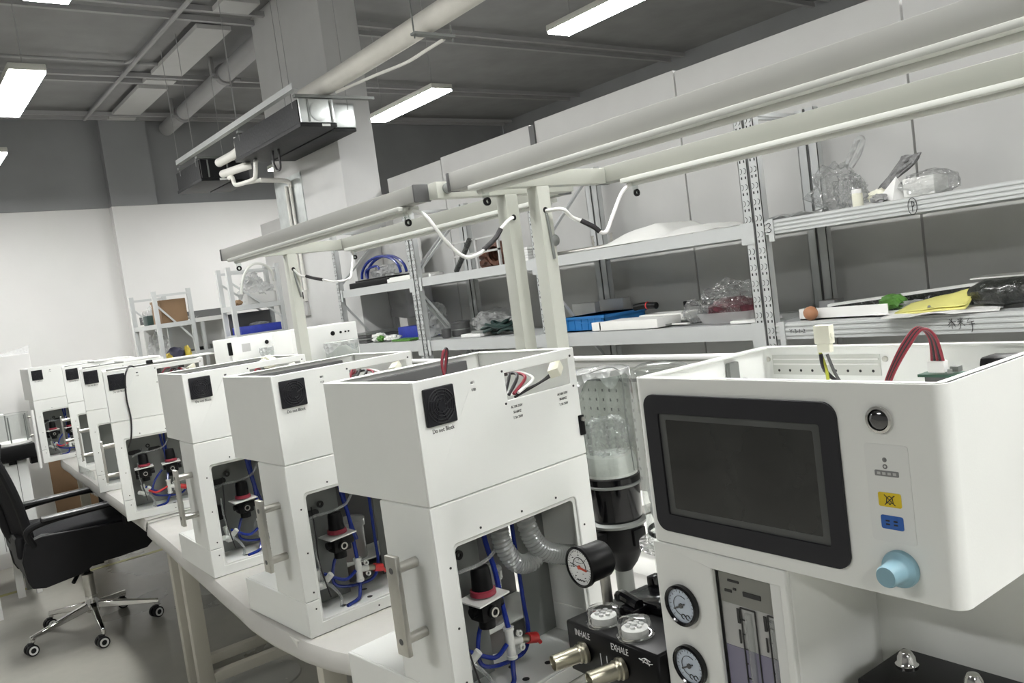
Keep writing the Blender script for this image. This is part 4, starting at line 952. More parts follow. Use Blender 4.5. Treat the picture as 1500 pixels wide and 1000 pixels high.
        MB().tube([(gx - .012, -.0046, gz - .006), (gx + .006, -.0046, gz + .003)], .0011, n=6, sub=1).cyl((gx, -.0038, gz), (gx, -.0055, gz), .0032, n=14).build('needle', 'capdark', g)
    # INHALE / EXHALE valve block on the left side
    bx0, bx1, by0, by1, bz0, bz1 = -.190, -.002, -.014, .155, .186, .262
    blk = MB().box((bx0, by0, bz0), (bx1, by1, bz1), .003).build('valve_block', 'black', t, bevel=.003)
    text('INHALE', .0135, (-.153, by0 - .0006, .2455), 'whiteink', blk, sx=.72)
    text('EXHALE', .0135, (-.075, by0 - .0006, .2455), 'whiteink', blk, sx=.72)
    b = MB(); b.box((-.118, by0 - .0008, .195), (-.1168, by0, .232)); b.box((-.105, by0 - .0008, .205), (-.1038, by0, .232)); b.build('white_line', 'whiteink', blk)
    strokes([[(0, 0), (.008, .004), (.018, .002)], [(.004, -.003), (.010, .003), (.016, -.004)], [(-.003, .001), (.012, -.002), (.022, 0)]], .0007, lambda u, v: (-.034 + u, by0 - .0008, .248 + v), 'whiteink', blk, name='valve_mark')
    for k, (x, y) in enumerate(((-.134, .014), (-.068, .012))):
        dm = MB().lathe([(.0265, 0), (.0268, .003), (.0245, .005), (.0238, .019), (.022, .0225), (.013, .025), (0, .0255)], (x, y, bz1), n=40).build('valve_dome', 'dome', t)
        MB().lathe([(.0185, .001), (.0185, .012), (.016, .0135), (0, .014)], (x, y, bz1), n=32).build('valve_disc', 'foam', dm)
        b = MB()
        for q in range(6): b.lathe([(.0036, 0), (.0036, .003), (0, .004)], (x + .0095*math.cos(q*PI/3), y + .0095*math.sin(q*PI/3), bz1 + .014), n=10)
        b.lathe([(.004, 0), (.004, .0035), (0, .0045)], (x, y, bz1 + .014), n=10).build('valve_pearl', 'castwhite', dm)
        MB().lathe([(.0215, 0), (.0228, .0), (.0228, .004), (.0215, .004)], (x, y, bz1), n=40).build('seat_ring', 'chrome', dm)
    for x in (-.154, -.076):
        dr = Vector((-.26, -1, -.05)).normalized()
        p = MB().lathe([(.0155, 0), (.0158, .006), (.0138, .008), (.0138, .012), (.0122, .014), (.0114, .052), (.0104, .053), (.0098, .051), (.0098, .01), (0, .009)], (x + .002, by0 + .001, .224), dr, n=32).build('breathing_port', 'brass', t)
    # airway gauge on a post
    MB().cyl((-.178, .062, bz1), (-.178, .062, .33), .0082, n=20).build('gauge_post', 'steel', t)
    gd = Vector((.0, -1, .0)).normalized()
    gc = Vector((-.187, .042, .331))
    g = MB().lathe([(0, -.030), (.026, -.030), (.028, -.026), (.0285, .012), (.0315, .014), (.0315, .020), (.028, .0215), (.0275, .019)], gc, gd, n=44).build('airway_gauge', 'black', t)
    MB().lathe([(.0278, .0185), (0, .0187)], gc, gd, n=40).build('dial', 'dial', g)
    u = gd.cross(Vector((0, 0, 1))).normalized(); u = -u
    if u.x < 0: u = -u
    v = Vector((0, 0, 1)); fp = lambda a, c: gc + gd*.0192 + u*a + v*c
    b = MB()
    for k in range(31):
        a = -.8*PI + 1.6*PI*k/30 + PI/2; r0 = .0215 if k % 5 == 0 else .0235
        b.tube([fp(r0*math.cos(a), r0*math.sin(a)), fp(.0255*math.cos(a), .0255*math.sin(a))], .00035, n=4, sub=1)
        if k % 5 == 0: b.tube([fp(.0185*math.cos(a) - .0012, .0185*math.sin(a)), fp(.0185*math.cos(a) + .0012, .0185*math.sin(a))], .0007, n=4, sub=1)
        if k % 5 == 0: b.tube([fp(.0115*math.cos(a) - .001, .0115*math.sin(a)), fp(.0115*math.cos(a) + .001, .0115*math.sin(a))], .0005, n=4, sub=1)
    b.tube([fp(.0145*math.cos(a), .0145*math.sin(a)) for a in [PI*1.05 - PI*1.1*i/20 for i in range(21)]], .0006, n=4, sub=1)
    b.tube([fp(-.010 + .0028*k, -.0205 + (.0012 if k % 2 else -.0008)) for k in range(8)], .0008, n=4, sub=1)
    b.tube([fp(-.006, .0065), fp(.006, .0065)], .0004, n=4, sub=1)
    b.build('dial_mark', 'ink', g)
    MB().tube([fp(-.020, .0035) + gd*.0006, fp(0, -.0005) + gd*.0006], .0006, n=5, sub=1).build('needle_tip', 'ink', g)
    MB().tube([fp(0, -.0005) + gd*.0008, fp(.016, -.003) + gd*.0008], .0016, n=6, sub=1).cyl(fp(0, 0), fp(0, 0) + gd*.002, .003, n=14).build('needle', 'needle', g)
    # clamp lever behind the exhale dome
    MB().box((-.150, .075, bz1), (-.075, .135, bz1 + .016), .006).tube([(-.165, .075, bz1 + .012), (-.14, .062, bz1 + .022), (-.105, .058, bz1 + .018)], .009, n=10).box((-.135, .045, bz1), (-.105, .075, bz1 + .014), .003).box((-.15, .12, bz1), (-.135, .14, bz1 + .032), .002).build('clamp_lever', 'black_gloss', t)
    # bellows: tall clear dome on a clear lower chamber
    ax, ay = -.158, .208
    bl = MB().lathe([(.050, .325), (.049, .33), (.049, .59), (.044, .604), (.03, .61), (0, .611)], (ax, ay, 0), n=44).build('bellows_dome', 'glass', t)
    MB().blob((ax, ay, .40), (.038, .038, .06), .25, 3, 4, 2).build('bellows_bag', 'bag_milky', bl)
    MB().lathe([(.048, .326), (.064, .326), (.064, .318), (.050, .314)], (ax, ay, 0), n=44).build('dome_flange', 'bag', bl)
    MB().lathe([(.046, .338), (.048, .340), (.048, .346), (.046, .347)], (ax, ay, 0), n=44).build('seal_ring', 'black', bl)
    lo = MB().lathe([(.042, .25), (.042, .312), (.050, .316)], (ax, ay, 0), n=40).build('lower_chamber', 'glass', t)
    MB().lathe([(0, .20), (.034, .20), (.034, .252), (.026, .262), (.022, .285), (.012, .295), (0, .297)], (ax, ay, 0), n=32).build('inner_valve', 'black_gloss', lo)
    MB().lathe([(0, .075), (.03, .075), (.036, .14), (.046, .19), (.046, .25), (.042, .253), (0, .253)], (ax, ay, 0), n=36).build('chamber_base', 'black_gloss', t)
    MB().box((bx0 + .03, .150, .19), (-.005, .26, .23), .004).build('block_arm', 'black', t)
    # small black block with dome nuts on the right of the base
    nb = MB().box((.235, .062, .075), (.385, .158, .278), .002).build('nut_block', 'black', t)
    for x, y in ((.262, .118), (.338, .112)):
        MB().lathe([(.012, 0), (.0125, .004), (.010, .007), (.0095, .012), (.006, .018), (0, .0195)], (x, y, .278), n=24).build('dome_nut', 'chrome', nb)
    b = MB()
    for x, y in ((.30, .10), (.365, .09)): b.lathe([(.003, 0), (.003, .0005), (0, .0006)], (x, y, .278), n=10)
    b.build('hole', 'rackdark', nb)
screen_machine(ms)
# ------------------------------------------------------------------ workbenches with lamp gantries
EDGE = lambda y: .742 if y < 1.84 else .712 + .062*(y - 2.2)
def bench(y0, y1, label, gantry=True, posts=(), lamp_gap=0, xfar=2.35):
    t = thing('workbench', label, 'workbench', (EDGE(y0), y0, 0), 0, 'white workbenches in line')
    def top(d): return [(EDGE(y0) + d, y0), (xfar, y0), (xfar, y1), (EDGE(y1) + d, y1)]
    MB().plate(top(.006), [], BZ - .034, BZ - .006, 'z').build('top', 'bench', t, world=True)
    for y in (y0 + .06, y1 - .06):
        for x in (EDGE(y) + .10, xfar - .1):
            MB().box((x - .03, y - .02, 0), (x + .03, y + .02, BZ - .034), .004).build('leg', 'leg', t, world=True)
        MB().box((EDGE(y) + .13, y - .02, .05), (xfar - .13, y + .02, .09), .003).build('foot_rail', 'leg', t, world=True)
        MB().box((EDGE(y) + .07, y - .015, BZ - .09), (xfar - .07, y + .015, BZ - .034)).build('cross_rail', 'leg', t, world=True)
    MB().box((EDGE((y0+y1)/2) + .12, y0 + .08, BZ - .075), (EDGE((y0+y1)/2) + .15, y1 - .08, BZ - .034)).build('apron', 'leg', t, world=True)
    if gantry:
        pn = MB().box((1.50, y0 + .02, .93), (1.515, y1 - .02, 1.216)).build('back_panel', 'beam', t, world=True)
        b = MB(); n = int((y1 - y0 - .1)/.026)
        for k in range(n):
            for z in (.96, .985, 1.01, 1.035, 1.06, 1.085, 1.11, 1.135, 1.16, 1.185): b.box((1.4992, y0 + .05 + .026*k, z), (1.50, y0 + .055 + .026*k, z + .0075))
        inlay(pn, b, 'rackdark', t, True)
        b = MB(); b.box((1.487, y0 + .02, 1.252), (1.515, y1 - .02, 1.264), .003); b.box((1.482, y0 + .02, 1.270), (1.515, y1 - .02, 1.279), .002)
        b.build('rail_lip', 'paper', t, world=True)
        MB().box((1.493, y0 + .02, 1.222), (1.515, y1 - .02, 1.276)).build('socket_rail', 'lampbody', t, world=True)
        b = MB(); b.box((1.4925, y0 + .02, 1.214), (1.497, y1 - .02, 1.2225)); b.build('slot_strip', 'rackdark', t, world=True)
    return t
def gantry(t, y0, y1, ya, yb, lx=1.24, fx=1.77):
    """lamp gantry of a bench: posts at ya, yb; beams y0..y1"""
    Zt, Zb = 1.80, 1.753
    for y in (ya, yb):
        if y is None: continue
        p = MB().box((1.50, y, BZ - .03), (1.544, y + .046, 1.752), .003).build('post', 'paint', t, world=True)
        MB().lathe([(.0085, -.001), (.0085, .0015), (.004, .002), (0, .0005)], (1.52, y, 1.685), (0, -1, 0), n=18).build('cable_hole', 'black', p, world=True)
        MB().box((lx + .03, y + .002, Zb - .001), (fx, y + .044, Zt - .004), .002).build('crossbar', 'paint', t, world=True)
    for x, nm in ((lx, 'near'), (fx, 'far')):
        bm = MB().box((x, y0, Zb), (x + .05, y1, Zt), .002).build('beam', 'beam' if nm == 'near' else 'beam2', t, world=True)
        for ya_, yb_ in ((y1, y1 + .012), (y0 - .008, y0)): MB().box((x - .002, ya_, Zb - .001), (x + .052, yb_, Zt + .001), .003).build('end_cap', 'capdark', bm, world=True)
        q0, q1 = y0 + .07, y1 - (.09 if nm == 'near' else .10)
        l = MB().box((x - .012, q0, Zb - .014), (x + .058, q1, Zb - .001), .003).cyl((x + .024, q0, Zb - .016), (x + .024, q1, Zb - .016), .009, n=16).build('light_strip', 'lampbody', t, world=True)
        for y in (q0 + .02, q1 - .02):
            c = MB().box((x + .014, y - .006, Zb - .050), (x + .034, y - .002, Zb - .014)).build('clip', 'glass', l, world=True)
            MB().lathe([(.005, 0), (.0105, 0), (.0105, .006), (.005, .006), (.005, 0)], (x + .022, y - .006, Zb - .046), (0, -1, 0), n=16).build('end_plug', 'black', l, world=True)
b1 = bench(-.55, 1.80, 'nearest workbench with lamp gantry above, under the screen machine')
gantry(b1, -.55, 1.775, 1.738, -.45)
b2 = bench(1.88, 3.52, 'middle workbench with lamp gantry above, ending at the empty leg before the chair')
gantry(b2, 1.955, 3.51, 1.88, 3.445)
b3 = bench(3.60, 6.62, 'farthest workbench behind the office chair, without a lamp gantry', gantry=False)
for t, nm, pts, blk in ((b1, 'cable', [(1.52, 1.735, 1.680), (1.53, 1.66, 1.672), (1.56, 1.63, 1.650)], None),):
    MB().tube([(1.52, 1.735, 1.682), (1.53, 1.68, 1.678), (1.56, 1.68, 1.655), (1.585, 1.665, 1.640)], .0055).build('lamp_cable', 'wire_white', t, world=True)
    MB().tube([(1.582, 1.667, 1.642), (1.60, 1.64, 1.62), (1.61, 1.63, 1.605)], .0072).build('cable_sleeve', 'wire_black', t, world=True)
    MB().tube([(1.608, 1.632, 1.606), (1.63, 1.625, 1.604), (1.67, 1.63, 1.650), (1.74, 1.655, 1.71), (1.785, 1.66, 1.735)], .0055).build('lamp_cable', 'wire_white', t, world=True)
    MB().tube([(1.52, 1.736, 1.678), (1.523, 1.733, 1.62), (1.528, 1.734, 1.55)], .004).build('lamp_cable', 'plate', t, world=True)
    MB().lathe([(.014, 0), (.016, .003), (.012, .006), (0, .0065)], (1.537, 1.735, 1.60), (0, -1, 0), n=18).build('hook_button', 'plate', t, world=True)
t = b2
MB().tube([(1.52, 3.442, 1.682), (1.53, 3.41, 1.655), (1.545, 3.36, 1.64)], .0045).build('lamp_cable', 'wire_white', t, world=True)
MB().tube([(1.54, 3.37, 1.645), (1.56, 3.33, 1.63), (1.575, 3.29, 1.62)], .007).build('cable_sleeve', 'wire_black', t, world=True)
MB().tube([(1.572, 3.295, 1.622), (1.62, 3.27, 1.605), (1.70, 3.29, 1.612), (1.74, 3.33, 1.65), (1.785, 3.38, 1.735)], .0045).build('lamp_cable', 'wire_white', t, world=True)
MB().tube([(1.52, 3.443, 1.680), (1.525, 3.439, 1.62), (1.535, 3.437, 1.56)], .004).build('lamp_cable', 'plate', t, world=True)
MB().tube([(1.262, 2.0, 1.735), (1.27, 1.955, 1.715), (1.30, 1.92, 1.64), (1.34, 1.90, 1.59), (1.38, 1.89, 1.59), (1.41, 1.88, 1.605)], .0055).build('lamp_cable', 'wire_white', t, world=True)
MB().tube([(1.40, 1.882, 1.602), (1.44, 1.875, 1.63), (1.46, 1.87, 1.655)], .0075).build('cable_sleeve', 'wire_black', t, world=True)
MB().tube([(1.458, 1.871, 1.653), (1.49, 1.872, 1.675), (1.515, 1.878, 1.685)], .005).build('lamp_cable', 'wire_white', t, world=True)
MB().lathe([(.014, 0), (.0145, .006), (.011, .008), (0, .0085)], (1.30, 1.878, 1.776), (0, -1, 0), n=24).build('bolt', 'plate', t, world=True)
# mats on the benches: a sheet with a soft front edge hanging a little over
def mat(y0, y1, label, prof, x1=1.44):
    def fn(u, v):
        y = y0 + (y1 - y0)*v
        xf = prof(y)
        if u < .18:
            q = u/.18; x = xf + .012*math.sin(PI*q)*0 + .012*q*q; z = BZ - .045*(1 - q)**1.2 - .0007
        else:
            x = xf + .012 + (x1 - xf - .012)*(u - .18)/.82; z = BZ - .0007
        n = noise.noise(Vector((x*3, y*3, 1)))
        return (x + .004*n, y, z - .0015 + .0015*n)
    o = MB().grid(fn, 30, 60).build('bench_mat', 'mat', solid=.002); return tag(o, label, 'mat', 'white mats on the benches')
mat(.1, 1.60, 'white mat on the nearest bench under the machine with the corrugated hose', lambda y: .735 - .004*math.sin(y*5) + (.05*max(0, (y - 1.5)/.10)**2))
EP = [(1.64, .775), (1.67, .745), (1.75, .718), (1.85, .698), (2.0, .688), (2.17, .690), (2.39, .706), (2.55, .718), (3.06, .750), (3.57, .785)]
def mat_edge(y):
    for (y0, x0), (y1, x1) in zip(EP, EP[1:]):
        if y <= y1: return x0 + (x1 - x0)*max(0, y - y0)/(y1 - y0)
    return EP[-1][1]
mat(1.65, 3.56, 'white mat with a drooping curved edge under the second and third machines', mat_edge)
mat(3.63, 6.6, 'white mat on the farthest bench beside the office chair', lambda y: .795 + .045*(y - 3.6) + .07*max(0, (y - 6.1)/.5)**2)
# ------------------------------------------------------------------ office chair
ch = thing('office_chair', 'black mesh office chair on chrome five star base with white ringed casters', 'chair', (.74, 4.79, 0))
def chair(t):
    hub = MB().lathe([(0, .10), (.03, .10), (.036, .115), (.036, .15), (.030, .16), (.030, .185), (0, .19)]).build('hub', 'chrome', t)
    for k in range(5):
        a = math.radians(-94 + 72*k); c, s = math.cos(a), math.sin(a)
        b = MB(); P = [(.03*c, .03*s, .135), (.16*c, .16*s, .118), (.30*c, .30*s, .085)]
        R = Matrix.Rotation(a, 4, 'Z')
        b._add([R @ Vector(p) for p in ((.025,-.020,.115),(.025,.020,.115),(.025,.016,.152),(.025,-.016,.152),(.315,-.012,.072),(.315,.012,.072),(.315,.009,.092),(.315,-.009,.092))],
               [(3,2,1,0),(4,5,6,7),(0,1,5,4),(1,2,6,5),(2,3,7,6),(3,0,4,7)])
        b.cyl((.305*c, .305*s, .06), (.305*c, .305*s, .09), .011, n=14)
        leg = b.build('base_arm', 'chrome', t, bevel=.004)
        # caster
        w = math.radians(190 + 14*math.sin(k*2.3)); wc, ws = math.cos(w), math.sin(w)
        cx, cy = .305*c + .012*wc, .305*s + .012*ws
        cs = MB()
        for q in (-1, 1): cs.cyl((cx - ws*.006*q, cy + wc*.006*q, .028), (cx - ws*.024*q, cy + wc*.024*q, .028), .028, n=24)
        cs.box((cx - .014, cy - .014, .03), (cx + .014, cy + .014, .062), .004)
        cs = cs.build('caster', 'chairblack', t)
        for q in (-1, 1):
            rg = MB().lathe([(.013, 0), (.021, 0), (.021, .003), (.013, .003), (.013, 0)], (cx - ws*.024*q, cy + wc*.024*q, .028), (-ws*q, wc*q, 0), n=24)
            rg.build('wheel_ring', 'castwhite', cs)
    g = MB().cyl((0, 0, .18), (0, 0, .30), .027, n=22).lathe([(.03, .296), (.031, .30), (.02, .306)]).build('gas_lift', 'steel', t)
    MB().cyl((0, 0, .30), (0, 0, .42), .0155, n=18).build('lift_rod', 'chairblack', g)
    MB().box((-.13, -.09, .395), (.17, .09, .43), .008).box((.02, -.05, .34), (.08, .05, .42), .006).build('mechanism', 'chairblack', t)
    MB().tube([(-.02, -.09, .405), (-.06, -.17, .365), (-.10, -.22, .33)], .010).build('height_lever', 'chairblack', t)
    # seat: cushion curved at front
    def seat(u, v):
        x = -.27 + .56*u; y = -.24 + .48*v
        e = (2*abs(v - .5))**4
        return (x, y*(1 - .06*(2*u - 1)**4), .575 + .02*math.sin(PI*u) - .02*e - .05*max(0, u - .82)/.18 )
    MB().grid(seat, 24, 20).build('seat_cushion', 'chairmesh', t, solid=.05)
    sh = [(-.29, .40), (-.275, .365), (-.22, .352), (-.05, .372), (.0, .400), (.12, .402), (.25, .41), (.30, .45), (.29, .52), (.18, .572), (-.20, .60), (-.275, .585), (-.30, .50)]
    for q in (-1, 1): MB().plate(sh, [], q*.235, q*.262, 'y').build('side_skirt', 'chairblack', t, bevel=.008)
    MB().plate([(x*.98, z) for x, z in sh if True], [], -.234, .234, 'y').build('seat_shell', 'chairblack', t, bevel=.006)
    for q in (-1, 1):
        ar = MB().tube([(-.24, q*.25, .56), (-.26, q*.275, .64), (-.16, q*.285, .672), (.10, q*.285, .678), (.17, q*.275, .655), (.17, q*.255, .56)], .017, n=10).build('armrest', 'chairblack', t)
        MB().box((-.20, q*.285 - .032, .675), (.15, q*.285 + .032, .693), .008, 3).build('arm_pad', 'chairgrey', ar)
    # leaning back
    def back(u, v):
        z = .58 + .62*v; y = (-.215 + .43*u)*(1 - .12*(2*v - 1)**2)
        return (-.245 - .17*v + .05*(1 - (2*u - 1)**2)*-1 + .03*math.sin(PI*v), y, z)
    MB().grid(back, 18, 24).build('mesh_back', 'chairmesh', t, solid=.008)
    rim = [back(0, k/10) for k in range(11)] + [back(k/8, 1) for k in range(1, 8)] + [back(1, 1 - k/10) for k in range(11)] + [back(1 - k/8, 0) for k in range(1, 9)]
    MB().tube(rim, .022, n=10, sub=3).build('back_frame', 'chairblack', t)
    MB().tube([(-.30, 0, 1.05), (-.33, 0, .85), (-.31, 0, .62), (-.24, 0, .50), (-.12, 0, .42)], .026, n=12).box((-.31, -.20, .50), (-.255, .20, .61), .02, 3).build('back_spine', 'chairblack', t)
chair(ch)
# ------------------------------------------------------------------ rear corner: racks, boxes, equipment
def light_rack(name, label, x0, y0, x1, y1, h, levels, brace=True, group=None, mat='rack', pt=.034):
    t = thing(name, label, 'rack', (x0, y0, 0), 0, group)
    for x in (x0, x1 - pt):
        for y in (y0, y1 - pt): MB().box((x, y, 0), (x + pt, y + pt, h)).build('post', mat, t, world=True)
    for z in levels:
        MB().box((x0 + .002, y0 + .003, z - .04), (x1 - .002, y1 - .003, z)).build('shelf', 'paper' if mat == 'paper' else mat, t, world=True)
    for y in (y0 + .012, y1 - .03):
        b = MB().box((x0 + pt, y, h - .05), (x1 - pt, y + .02, h - .03))
        if brace: b.tube([(x0 + pt, y + .01, h - .13), (x1 - pt, y + .01, h - .44)], .011, n=4, sub=1)
        b.build('end_brace', mat, t, world=True)
    return t
light_rack('low_rack', 'low pale rack with a cardboard box on top, before the white rear wall', 2.03, 7.6, 2.36, 8.40, 1.835, (1.55, 1.17, .5))
light_rack('tall_rack', 'pale rack with bagged goods between the bench gantry and the column', 2.385, 6.7, 2.83, 6.97, 1.925, (1.61, 1.37, .6))
t = thing('cardboard_box', 'brown cardboard box on the top shelf of the low rear rack', 'box', (2.21, 7.8, 1.551))
MB().box((2.10, 7.66, 1.551), (2.32, 7.95, 1.755), .003).build('carton', 'cardboard', t, world=True)
MB().box((2.095, 7.65, 1.735), (2.1, 7.96, 1.755)).build('flap', 'cardboard', t, world=True)
tag(MB().box((2.06, 8.0, 1.551), (2.33, 8.14, 1.64), .01).build('dark_tray', 'rope'), 'dark green tray behind the cardboard box on the rear rack', 'tray')
t = thing('bagged_fan', 'clear bag with a small white fan at the far end of the rear rack', 'bag', (2.16, 8.26, 1.551))
MB().blob((2.18, 8.26, 1.62), (.085, .09, .09), .4, 3, 4, 3, flat=1.552).build('bag', 'bag_milky', t, world=True)
MB().box((2.12, 8.165, 1.552), (2.24, 8.19, 1.64), .004).build('fan_body', 'capdark', t, world=True)
tag(MB().blob((2.18, 8.20, 1.34), (.08, .11, .13), .3, 3, 4, 5, flat=1.172).build('plastic_cover', 'bag_milky'), 'milky plastic hanging under the top shelf of the low rear rack', 'cover')
t = thing('tool_bag', 'yellow and navy bag on the lower shelf of the low rear rack', 'bag', (2.2, 7.7, 1.171))
MB().blob((2.19, 7.75, 1.245), (.085, .09, .085), .2, 2.5, 3, 4, flat=1.172).build('bag', 'navy', t, world=True)
MB().blob((2.10, 7.71, 1.225), (.05, .06, .06), .25, 2.5, 3, 5, flat=1.172).build('yellow_end', 'gold', t, world=True)
MB().blob((2.285, 7.71, 1.25), (.028, .05, .085), .25, 2.5, 3, 6, flat=1.172).build('yellow_strap', 'gold', t, world=True)
# long wall shelf and table behind
t = thing('long_shelf', 'long pale shelf against the rear wall right of the low rack', 'shelf', (2.5, 9.3, 0))
MB().box((2.42, 9.15, 1.53), (3.34, 9.7, 1.575)).build('shelf', 'paper', t, world=True)
MB().box((2.42, 9.66, 1.575), (3.34, 9.70, 1.66)).build('back_ledge', 'capdark', t, world=True)
MB().box((2.42, 9.15, 1.19), (3.34, 9.7, 1.225)).build('lower_shelf', 'rack', t, world=True)
for x in (2.43, 2.9, 3.3): MB().box((x, 9.16, 0), (x + .035, 9.2, 1.53)).build('post', 'rack', t, world=True)
MB().box((2.42, 9.6, .6), (3.34, 9.62, 1.53)).build('back_sheet', 'board', t, world=True)
tag(MB().blob((2.75, 9.3, 1.59), (.16, .06, .018), .3, 3, 3, 5, flat=1.576).build('wrench', 'plate'), 'flat grey metal part lying on the long rear shelf', 'part')
G = 'small dark items on the lower rear shelf'
for k in range(5): tag(MB().box((2.75 + .12*k, 9.2, 1.226), (2.81 + .12*k, 9.27, 1.25 + .012*(k % 3)), .006).build('small_part', ['capdark', 'black', 'plate'][k % 3]), 'one of several small dark parts lined up on the lower rear shelf', 'part', G)
# goods on the tall rack
t = thing('bagged_boxes', 'stack of cartons in cloudy plastic on the tall rack shelf', 'bag', (2.65, 6.95, 1.611))
MB().box((2.54, 6.74, 1.611), (2.79, 6.93, 1.70), .004).build('cartons', 'board', t, world=True)
MB().blob((2.66, 6.84, 1.71), (.13, .10, .10), .35, 3, 4, 5, flat=1.612).build('plastic_wrap', 'bag_milky', t, world=True)
MB().blob((2.63, 6.83, 1.82), (.06, .06, .06), .5, 3, 4, 9).build('bag_knot', 'bag_milky', t, world=True)
tag(MB().blob((2.47, 6.78, 1.635), (.035, .04, .024), .3, 3, 3, 2, flat=1.612).build('roll_of_tape', 'cardboard'), 'small brown lump at the left of the cartons on the tall rack', 'roll')
t = thing('hose', 'pale flexible hose looping over the top rail of the tall rack', 'hose', (2.6, 6.7, 1.8))
MB().tube([(2.475, 6.69, 1.70), (2.50, 6.69, 1.80), (2.55, 6.69, 1.89), (2.62, 6.69, 1.935), (2.70, 6.69, 1.92), (2.76, 6.70, 1.86), (2.775, 6.72, 1.78)], .011, n=10).build('hose', 'lampbody', t, world=True)
t = thing('blue_carton', 'deep blue carton on the lower shelf of the tall rack', 'box', (2.6, 6.95, 1.371))
MB().box((2.44, 6.73, 1.371), (2.79, 6.93, 1.435), .004).build('carton', 'bluebox', t, world=True)
MB().blob((2.64, 6.83, 1.44), (.08, .08, .02), .3, 3, 3, 3, flat=1.436).build('clear_film', 'bag_milky', t, world=True)
tag(MB().box((2.43, 6.938, 1.372), (2.79, 6.955, 1.55)).build('dark_sheet', 'capdark'), 'dark sheet at the back of the tall rack behind the blue carton', 'sheet')
# left edge
tag(MB().box((.25, 6.75, 0), (.92, 6.79, 1.46), .006).build('wrapped_board', 'wallwhite'), 'white film wrapped board standing behind the farthest machine at the left edge', 'board')
tag(MB().grid(lambda u, v: (.52 + .40*u, 6.78 - .06*v, 1.4615 + .055*v*u*u + .008*v*abs(noise.noise(Vector((u*6, v*4, 0))))), 16, 6).build('loose_film', 'bag_milky'), 'loose clear film sticking up along the top of the white board', 'film')
t = thing('vapour_stand', 'white ribbed cabinet at the left edge carrying a clear jar on a black head', 'cabinet', (.50, 5.75, 0))
cb = MB().box((.30, 5.56, .35), (.655, 5.9, .86), .004).build('cabinet', 'white_in', t, world=True)
b = MB()
for k in range(5): b.box((.35 + .062*k, 5.556, .36), (.353 + .062*k, 5.562, .85))
inlay(cb, b, 'plate', t, True)
MB().box((.34, 5.5, 0), (.40, 5.56, .86)).box((.52, 5.86, 0), (.56, 5.9, .35)).box((.62, 5.86, 0), (.65, 5.9, .35)).build('stand_leg', 'paper', t, world=True)
MB().box((.40, 5.5, .87), (.70, 5.8, .955), .01).box((.56, 5.54, .845), (.60, 5.6, .88)).box((.67, 5.54, .83), (.71, 5.6, .9)).build('black_head', 'black', t, world=True)
j = MB().lathe([(.10, .958), (.104, .96), (.104, 1.125), (.108, 1.13), (.10, 1.128)], (.60, 5.62, 0), n=36).build('clear_jar', 'glass', t, world=True)
MB().lathe([(0, .956), (.105, .956), (.105, .97), (0, .972)], (.60, 5.62, 0), n=36).build('jar_base', 'foam', j, world=True)
b = MB()
for a in (.3, 1.6, 2.6, 3.7, 4.6, 5.6): b.cyl((.60 + .098*math.cos(a), 5.62 + .098*math.sin(a), .96), (.60 + .098*math.cos(a), 5.62 + .098*math.sin(a), 1.12), .004, n=8)
b.build('jar_rod', 'plate', j, world=True)
MB().cyl((.708, 5.50, .80), (.712, 5.50, 1.14), .009, n=12).build('side_tube', 'paper', t, world=True)
G = 'brown cartons under the farthest bench'
for bx, lab in (((.66, 6.95, 0, 1.28, 7.45, .40), 'large brown carton on the floor beyond the farthest bench'), ((.68, 6.97, .402, 1.20, 7.42, .665), 'brown carton stacked on the larger one beyond the farthest bench')):
    t = thing('carton', lab, 'box', (bx[0], bx[1], bx[2]), 0, G)
    MB().box(bx[:3], bx[3:], .004).build('carton', 'cardboard', t, world=True)
    MB().box((bx[0] - .001, (bx[1]+bx[4])/2 - .03, bx[5] - .002), (bx[3] + .001, (bx[1]+bx[4])/2 + .03, bx[5] + .001)).build('tape', 'molex', t, world=True)
t = thing('trolley', 'low grey trolley with pale round brackets at the left edge behind the chair', 'trolley', (.45, 6.0, 0))
MB().box((.25, 5.98, .40), (.66, 6.4, .43), .005).build('deck', 'plate', t, world=True)
for k, (x, z) in enumerate(((.505, .345), (.565, .285))):
    br = MB().cyl((x, 5.95, z), (x, 5.975, z), .038, n=20).box((x - .02, 5.955, z), (x + .05, 5.975, z + .05), .004).build('bracket', 'fitting', t, world=True)
    MB().lathe([(.012, 0), (.012, .003), (0, .003)], (x + .005, 5.95, z), (0, -1, 0), n=14).build('bracket_hole', 'black', br, world=True)
for x in (.30, .60):
    for y in (6.02, 6.35): MB().box((x - .015, y - .015, 0), (x + .015, y + .015, .40)).build('leg', 'plate', t, world=True)
tag(MB().box((.15, 6.43, 0), (.42, 6.7, .69), .004).build('brown_cabinet', 'wood'), 'dark brown box at the left edge behind the white ribbed cabinet', 'box')
tag(MB().box((.885, 5.0, .640), (.89, 5.4, .78), .001).build('acrylic_sheet', 'glass'), 'small clear acrylic sheet leaning at the edge of the farthest bench', 'sheet')
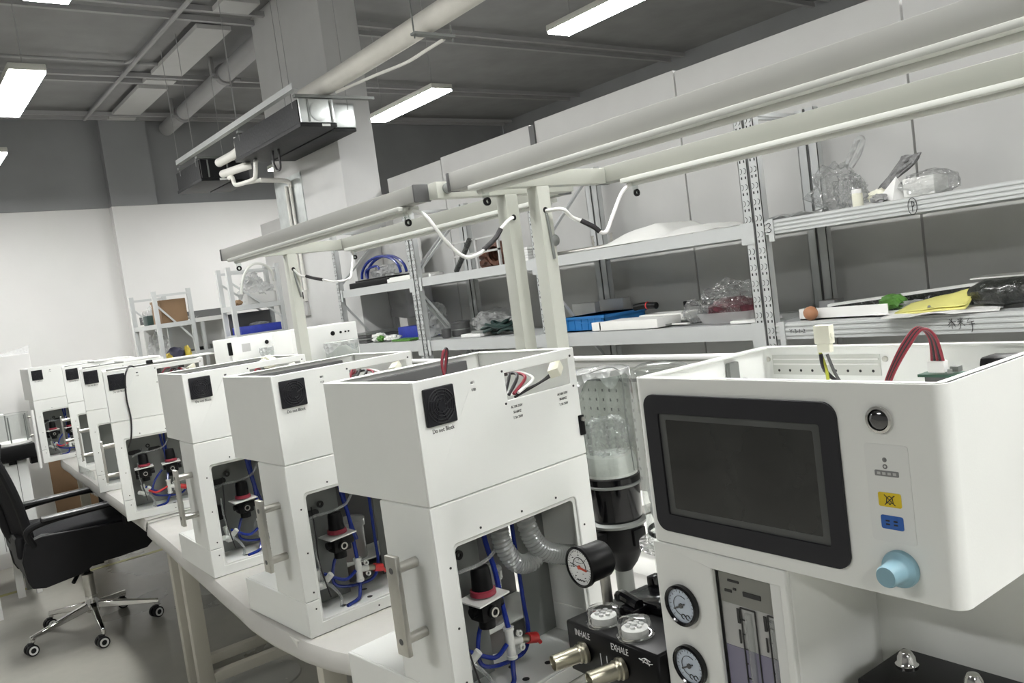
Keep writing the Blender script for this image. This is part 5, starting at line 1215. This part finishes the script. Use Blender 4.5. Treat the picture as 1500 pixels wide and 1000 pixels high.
# floor markings
o = MB().plate([(-3, 6.02), (7, 6.02), (7, 6.07), (-3, 6.07)], [], 0, .0012, 'z').build('floor_line', pbr('worn_floor_line', (.33, .31, .10), .5, var=.45, scale=5)); tag(o, 'worn yellow line across the floor behind the chair', 'floor marking')
tag(MB().box((.8, 6.42, 0), (3.0, 6.5, .012), .004).build('floor_strip', 'film'), 'dark strip on the floor behind the chair', 'cable cover')  # plain dark band laid across the floor
t = thing('floor_plate', 'oval pale plate on the floor under the middle bench', 'plate', (1.10, 3.42, 0))
MB().lathe([(0, .012), (.15, .012), (.158, .008), (.16, 0)], (0, 0, 0), n=40).build('plate', 'beam', t)
b = MB()
for a in (.5, 2.2, 3.8, 5.2): b.lathe([(.005, .012), (.004, .0135), (0, .0137)], (.13*math.cos(a), .13*math.sin(a), 0), n=10)
b.build('screw', 'steel', t)
# ------------------------------------------------------------------ camera and picture settings
cam = bpy.data.cameras.new('camera'); co_ = bpy.data.objects.new('camera', cam); COL.objects.link(co_)
cam.sensor_width = 36; cam.lens = 36*1217.577/1500; cam.clip_start = .02; cam.clip_end = 60
yaw, pit, rol = math.radians(37.71925796), math.radians(-4.01584157), math.radians(-7.63160195)
f = Vector((math.sin(yaw)*math.cos(pit), math.cos(yaw)*math.cos(pit), math.sin(pit)))
r0 = Vector((math.cos(yaw), -math.sin(yaw), 0)); u0 = r0.cross(f)
r = r0*math.cos(rol) + u0*math.sin(rol); u = r.cross(f)
co_.matrix_world = Matrix(((r.x, u.x, -f.x, 0), (r.y, u.y, -f.y, 0), (r.z, u.z, -f.z, 1.5), (0, 0, 0, 1)))
scene.camera = co_
w = bpy.data.worlds.new('room_air'); scene.world = w; w.use_nodes = True
w.node_tree.nodes['Background'].inputs['Color'].default_value = (.5, .52, .54, 1); w.node_tree.nodes['Background'].inputs['Strength'].default_value = .05
vs = scene.view_settings
vs.view_transform = 'Standard'; vs.look = 'None'; vs.gamma = 1.0; vs.exposure = 2.36; vs.use_curve_mapping = False
scene.cycles.max_bounces = 8; scene.cycles.diffuse_bounces = 4; scene.cycles.transparent_max_bounces = 16; scene.cycles.glossy_bounces = 4
scene.cycles.caustics_reflective = False; scene.cycles.caustics_refractive = False
scene.cycles.sample_clamp_indirect = 6.0
